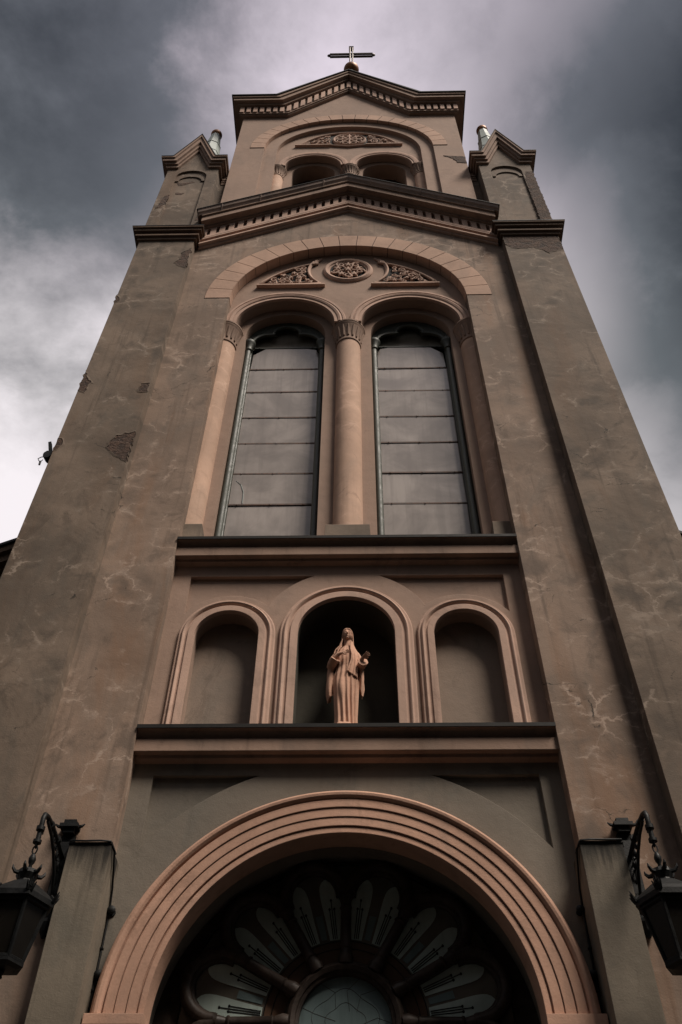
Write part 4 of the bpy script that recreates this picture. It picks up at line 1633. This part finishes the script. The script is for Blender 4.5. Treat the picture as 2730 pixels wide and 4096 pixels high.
    def shell(levels, th=0.008):
        out, inn = [], []
        for z, rx, ry, ox, oy, a0, a1 in levels:
            ro, ri = [], []
            for i in range(41):
                a = radians(a0+(a1-a0)*i/40)
                e = 0.004*sin(9*a+z*14)*(1 if z < 9.9 else 0.2)
                ro.append((ox+(rx+e)*cos(a), oy+(ry+e)*sin(a), zz(z)))
                ri.append((ox+(rx+e-th)*cos(a), oy+(ry+e-th)*sin(a), zz(z)))
            out.append(ro+ri[::-1])
        loft(V, out)
    shell([(10.085, 0.012, 0.02, 0.02, 0.0, -35, 215), (10.078, 0.034, 0.05, 0.02, -0.005, -35, 215), (10.06, 0.054, 0.072, 0.018, -0.005, -32, 212), (10.03, 0.068, 0.086, 0.017, -0.008, -28, 208), (9.99, 0.077, 0.092, 0.016, -0.008, -25, 205),
           (9.93, 0.081, 0.092, 0.016, -0.004, -24, 204), (9.86, 0.083, 0.088, 0.015, 0.0, -28, 208), (9.80, 0.092, 0.088, 0.012, 0.004, -40, 220), (9.74, 0.118, 0.098, 0.006, 0.006, -50, 236),
           (9.67, 0.160, 0.114, -0.002, 0.006, -60, 238), (9.58, 0.190, 0.122, -0.006, 0.006, -50, 228), (9.48, 0.205, 0.122, -0.008, 0.010, -30, 210), (9.30, 0.205, 0.125, -0.008, 0.02, -10, 190), (9.05, 0.19, 0.125, -0.008, 0.02, 0, 180)], 0.010)
    # front lappet, with rippled lower edge
    rows = []
    cl = [(9.83, 0.062, 0.090, -0.078), (9.76, 0.060, 0.105, -0.088), (9.66, 0.060, 0.125, -0.112), (9.56, 0.074, 0.140, -0.128), (9.46, 0.070, 0.150, -0.136), (9.38, 0.050, 0.152, -0.140), (9.31, 0.030, 0.150, -0.142), (9.26, 0.014, 0.146, -0.142)]
    for z, xa, xb, y in cl:
        fr, bk = [], []
        for i in range(25):
            t = i/24
            x = xa+(xb-xa)*t
            dz = -0.075*t*max(0.0, (9.45-z)/0.2)+0.012*sin(t*17)*max(0.0, (9.40-z)/0.14)
            yy = y+0.045*t*t+0.009*sin(t*15+1.0)*min(1.0, max(0.2, (9.8-z)/0.3))
            fr.append((x, yy, zz(z+dz)))
            bk.append((x, yy+0.022, zz(z+dz)))
        rows.append(fr+bk[::-1])
    loft(V, rows)
    # raised hems
    tube(V, [(0.062, -0.080, zz(9.84)), (0.058, -0.092, zz(9.76)), (0.058, -0.116, zz(9.66)), (0.073, -0.132, zz(9.56)), (0.068, -0.140, zz(9.46)), (0.048, -0.144, zz(9.38)), (0.014, -0.146, zz(9.26))], 0.008, 8)
    tube(V, [(-0.050, -0.080, zz(9.86)), (-0.062, -0.080, zz(9.79)), (-0.085, -0.098, zz(9.70)), (-0.108, -0.112, zz(9.62)), (-0.125, -0.118, zz(9.54))], 0.008, 8)
    tube(V, [(-0.060, -0.070, zz(9.84)), (-0.090, -0.075, zz(9.74)), (-0.140, -0.090, zz(9.66)), (-0.160, -0.10, zz(9.58))], 0.008, 8)
    vl = V.build('veil', TERRA, body)
    rm = vl.modifiers.new('fuse', 'REMESH')
    rm.mode = 'VOXEL'
    rm.voxel_size = 0.005
    rm.use_smooth_shade = True
    # rocky base she stands on
    B = MB()
    for cx, cy, rx, ry, rz in ((0, 0, 0.20, 0.17, 0.085), (-0.13, -0.06, 0.085, 0.09, 0.07), (0.13, -0.05, 0.085, 0.09, 0.08), (0.0, -0.11, 0.11, 0.07, 0.075), (-0.06, -0.10, 0.08, 0.07, 0.085)):
        ellipsoid(B, (cx, cy, 0.055), rx, ry, rz+0.015, 20, 12)
    bs = B.build('statue_base', TERRA, st, 60)
    rm = bs.modifiers.new('fuse', 'REMESH')
    rm.mode = 'VOXEL'
    rm.voxel_size = 0.008
    rm.use_smooth_shade = True
    return st


make_statue()


# ------------------------------------------------------------------ iron lanterns on scrolled brackets
def make_bracket(loc, side):
    b = empty('wall_bracket', '', 'bracket', loc, 'iron lantern brackets')
    mb = MB()
    box(mb, -0.075, 0.075, -0.035, 0.0, -0.62, 0.30)
    box(mb, -0.055, 0.055, -0.075, -0.035, -0.50, 0.20)
    wp = mb.build('wall_plate', IRON, b)
    mb = MB()
    lathe(mb, [(0.02, -0.80), (0.05, -0.74), (0.07, -0.66), (0.06, -0.622)], 0, -0.03, 10)
    mb.build('plate_drop', IRON, b)
    mb = MB()
    box(mb, -0.06, 0.06, -0.09, -0.0, 0.302, 0.36)
    box(mb, -0.10, 0.10, -0.12, -0.0, 0.36, 0.40)
    box(mb, -0.065, 0.065, -0.10, -0.0, 0.40, 0.45)
    for q in (-1, 1):
        tube(mb, [(q*0.09, -0.06, 0.38), (q*0.13, -0.07, 0.385), (q*0.16, -0.07, 0.41)], [0.022, 0.018, 0.006], 6)
    mb.build('plate_crest', IRON, b)
    mb = MB()
    arm = [(0, -0.05, 0.02), (0, -0.30, 0.06), (0, -0.60, 0.08), (0, -0.78, 0.07), (0, -0.855, 0.045), (0, -0.88, -0.01), (0, -0.875, -0.08), (0, -0.87, -0.16), (0, -0.87, -0.24)]
    tube(mb, arm, 0.026, 10)
    for y in (-0.34, -0.62):
        tube(mb, [(0, y-0.02, 0.07), (0, y+0.02, 0.07)], 0.04, 10)
    tube(mb, [(0, -0.87, -0.24), (0, -0.87, -0.27)], 0.042, 10)
    tube(mb, [(0, -0.875, -0.10), (0, -0.875, -0.14)], 0.042, 10)
    mb.build('arm', IRON, b, 50)
    mb = MB()
    brace = [(0, -0.05, -0.52), (0, -0.10, -0.36), (0, -0.20, -0.20), (0, -0.36, -0.08), (0, -0.54, 0.0), (0, -0.74, 0.04)]
    tube(mb, brace, 0.017, 8)
    # scrolls between brace and arm
    for y, z, r, s_ in ((-0.115, -0.10, 0.070, 1), (-0.22, -0.045, 0.052, 1), (-0.33, -0.005, 0.040, -1), (-0.43, 0.018, 0.030, 1), (-0.53, 0.035, 0.022, 1)):
        pts = []
        for i in range(22):
            t = i/21
            a = 2.2+s_*t*2*pi*1.5
            pts.append((0, y+r*(1-0.75*t)*cos(a), z+r*(1-0.75*t)*sin(a)))
        tube(mb, pts, 0.0085, 6)
    tube(mb, [(0, -0.06, -0.30), (0, -0.10, -0.20), (0, -0.13, -0.04)], 0.010, 6)
    # small scroll under the hook
    pts = [(0, -0.82+0.035*cos(a*0.45), -0.13+0.05*sin(a*0.45)) for a in range(0, 12)]
    tube(mb, pts, 0.008, 6)
    mb.build('scroll_brace', IRON, b, 50)
    return b


def make_lantern(loc):
    """origin where the ring hangs from the hook"""
    l = empty('hanging_lantern', '', 'lantern', loc, 'black iron lanterns on brackets')
    mb = MB()
    for k, (z, rot) in enumerate(((-0.045, 0), (-0.105, 1))):
        pts = []
        for i in range(14):
            a = 2*pi*i/14
            u = 0.022*cos(a)
            pts.append((u if rot else 0, 0 if rot else u, z+0.042*sin(a)))
        tube(mb, pts, 0.008, 6, closed=True)
    lathe(mb, [(0.006, -0.14), (0.022, -0.16), (0.036, -0.20), (0.030, -0.235), (0.016, -0.26), (0.02, -0.32)], 0, 0, 12)
    mb.build('chain', IRON, l, 50)
    zr = -0.335
    mb = MB()
    lathe(mb, [(0.02, zr+0.03), (0.09, zr+0.01), (0.10, zr-0.03), (0.075, zr-0.09), (0.085, zr-0.12)], 0, 0, 12)
    for k in range(6):
        a = radians(30+60*k)
        c, s_ = cos(a), sin(a)
        tube(mb, [(0.09*c, 0.09*s_, zr-0.02), (0.125*c, 0.125*s_, zr-0.02), (0.15*c, 0.15*s_, zr+0.01), (0.155*c, 0.155*s_, zr+0.04)], [0.025, 0.02, 0.014, 0.004], 6)
    mb.build('crown_cap', IRON, l)
    mb = MB()
    lathe(mb, [(0.08, zr-0.10), (0.13, zr-0.13), (0.27, zr-0.24), (0.315, zr-0.29), (0.315, zr-0.34), (0.27, zr-0.345), (0.05, zr-0.2)], 0, 0, 6)
    for k in range(6):
        a = radians(60*k)
        c, s_ = cos(a), sin(a)
        t = Vector((-s_, c, 0))
        # ribbed palmette on each corner
        for q in (-2, -1, 0, 1, 2):
            base = Vector((0.305*c, 0.305*s_, zr-0.30))
            top = base+Vector((0.035*c, 0.035*s_, 0.11-0.022*abs(q)))+t*(q*0.020)
            tube(mb, [base+t*(q*0.010), (base+top)/2+t*(q*0.004), top], [0.014, 0.013, 0.005], 6)
        tube(mb, [Vector((0.27*c, 0.27*s_, zr-0.235)), Vector((0.32*c, 0.32*s_, zr-0.285))], 0.018, 6)
    mb.build('lantern_roof', IRON, l)
    zt, zb, rt, rb = zr-0.345, zr-0.84, 0.265, 0.165
    mb = MB()
    for k in range(6):
        a = radians(60*k)
        tube(mb, [(rt*cos(a), rt*sin(a), zt), (rb*cos(a), rb*sin(a), zb)], 0.019, 6)
        b = radians(60*k+60)
        for r, z in ((rt, zt-0.01), (rb, zb+0.01)):
            tube(mb, [(r*cos(a), r*sin(a), z), (r*cos(b), r*sin(b), z)], 0.022, 6)
    lathe(mb, [(rb+0.02, zb+0.0), (rb+0.02, zb-0.03), (rb*0.8, zb-0.05), (0.03, zb-0.055)], 0, 0, 6)
    lathe(mb, [(0.03, zb-0.055), (0.035, zb-0.08), (0.02, zb-0.10), (0.028, zb-0.115), (0.005, zb-0.14)], 0, 0, 10)
    mb.build('lantern_frame', IRON, l)
    for k in range(6):
        a, b = radians(60*k), radians(60*k+60)
        mb = MB()
        q = 0.985
        P = [Vector((rt*q*cos(a), rt*q*sin(a), zt)), Vector((rt*q*cos(b), rt*q*sin(b), zt)), Vector((rb*q*cos(b), rb*q*sin(b), zb)), Vector((rb*q*cos(a), rb*q*sin(a), zb))]
        n = Vector((cos((a+b)/2), sin((a+b)/2), 0))*0.004
        mb.add([p for p in P]+[p-n for p in P], [(0, 1, 2, 3), (7, 6, 5, 4), (0, 4, 5, 1), (1, 5, 6, 2), (2, 6, 7, 3), (3, 7, 4, 0)])
        mb.build('lantern_pane', LGLASS, l)
    mb = MB()
    tube(mb, [(0, 0, zr-0.28), (0, 0, zr-0.42)], 0.035, 10)
    ellipsoid(mb, (0, 0, zr-0.50), 0.05, 0.05, 0.08, 12, 8)
    mb.build('lamp_holder', IRON, l)
    return l


def copy_tree(o, parent=None):
    c = o.copy()
    COL.objects.link(c)
    if parent is not None:
        c.parent = parent
    for ch in [x for x in bpy.data.objects if x.parent == o]:
        copy_tree(ch, c)
    return c


brk = make_bracket((-2.96, 0.0, 6.53), -1)
brk['label'] = 'black scrolled iron bracket on the left inner pilaster, beside the stained pier'
b2 = copy_tree(brk)
b2.location = (2.96, 0.0, 6.53)
b2['label'] = 'black scrolled iron bracket on the right inner pilaster of the church front'
lan = make_lantern((-2.96, -0.87, 6.295))
lan['label'] = 'six sided black iron lantern hanging at the left edge, from the left bracket'
l2 = copy_tree(lan)
l2.location = (2.96, -0.87, 6.295)
l2['label'] = 'six sided black iron lantern hanging at the right edge, from the right bracket'

# cables along the pier tops, floodlight lead
for s, lab in ((-1, 'thin dark cable run along the top and inner edge of the left portal pier'), (1, 'thin dark cable run along the top and inner edge of the right portal pier')):
    mb = MB()
    pts = [(s*2.92, -0.03, 6.66), (s*2.86, -0.217, 6.662), (s*2.70, -0.219, 6.658), (s*2.55, -0.219, 6.662), (s*2.44, -0.215, 6.655), (s*2.405, -0.12, 6.60), (s*2.41, 0.02, 6.42), (s*2.415, 0.12, 6.30)]
    z = 6.1
    while z > 0.4:
        pts.append((s*(2.415+random.uniform(-0.004, 0.004)), 0.17, z))
        z -= 0.35
    tube(mb, pts, 0.011, 6)
    cb = mb.build('cable', IRON, None, 60)
    cb['label'], cb['category'], cb['group'] = lab, 'cable', 'cables on the portal piers'
    for z in (6.12, 5.72, 5.32, 4.9):
        mb = MB()
        box(mb, s*2.415-0.016, s*2.415+0.016, 0.152, 0.2, z-0.008, z+0.008)
        mb.build('cable_clip', IRON, cb)

KN = [(-1, 6.10, 'upper round iron knob on the left of the portal arch, below the cable bend'), (-1, 5.46, 'lower round iron knob on the left, close to the foot of the portal arch'),
      (1, 6.10, 'upper round iron knob on the right of the portal arch, below the cable bend'), (1, 5.46, 'lower round iron knob on the right, close to the foot of the portal arch')]
for s, z, lab in KN:  # round iron knobs fixed in the portal wall
    k = empty('iron_knob', lab, 'iron knob', (s*2.39, 0.218, z), 'iron knobs beside the portal arch')
    mb = MB()
    tube(mb, [(0, 0.0, 0), (0, -0.06, 0)], 0.016, 10)
    tube(mb, [(0, 0.0, 0), (0, -0.012, 0)], 0.035, 12)
    mb.build('stem', IRON, k, 50)
    mb = MB()
    tube(mb, [(0, -0.055, 0), (0, -0.062, 0), (0, -0.085, 0), (0, -0.100, 0)], [0.02, 0.042, 0.042, 0.02], 14)
    mb.build('knob_head', IRON, k, 50)

# floodlight clamped to the outer edge of the left buttress
fl = empty('floodlight', 'small black floodlight with loose wires clamped to the outer edge of the left buttress', 'floodlight', (-4.75, -0.05, 13.52))
mb = MB()
box(mb, -0.05, 0.0, -0.10, 0.02, -0.06, 0.06)
tube(mb, [(-0.02, -0.05, 0.0), (-0.10, -0.07, -0.02)], 0.025, 8)
mb.build('clamp', IRON, fl)
mb = MB()
rg = []
for y, w, h in ((-0.16, 0.10, 0.13), (-0.13, 0.105, 0.135), (0.02, 0.085, 0.11), (0.07, 0.05, 0.07)):
    rg.append([(-0.14+w*cos(a), y, -0.02+h*sin(a)) for a in [2*pi*(i+0.5)/8 for i in range(8)]])
loft(mb, rg)
mb.build('lamp_body', IRON, fl)
mb = MB()
rg = []
for t in (0, 1):
    c = Vector((-0.11, -0.05, 0.06)).lerp(Vector((-0.21, -0.10, 0.46)), t)
    rg.append([tuple(c+Vector((0.032*sx_, 0.05*sy_, 0.012*sz_))) for sx_, sy_, sz_ in ((-1, -1, -1), (1, -1, 1), (1, 1, 1), (-1, 1, -1))])
loft(mb, rg)
mb.build('visor', IRON, fl)
mb = MB()
tube(mb, [(-0.20, -0.10, -0.05), (-0.28, -0.10, -0.06), (-0.34, -0.10, -0.12), (-0.30, -0.10, -0.20), (-0.26, -0.10, -0.25), (-0.22, -0.1, -0.16)], 0.010, 6)
tube(mb, [(-0.26, -0.10, -0.22), (-0.255, -0.10, -0.34)], 0.024, 8)
tube(mb, [(-0.20, -0.10, 0.02), (-0.27, -0.1, 0.06)], 0.010, 6)
tube(mb, [(-0.03, -0.12, -0.03), (0.03, -0.18, -0.02), (0.14, -0.18, -0.03), (0.20, -0.18, -0.02)], 0.010, 6)
mb.build('wires', IRON, fl, 60)
fl.scale = (0.72, 0.72, 0.72)
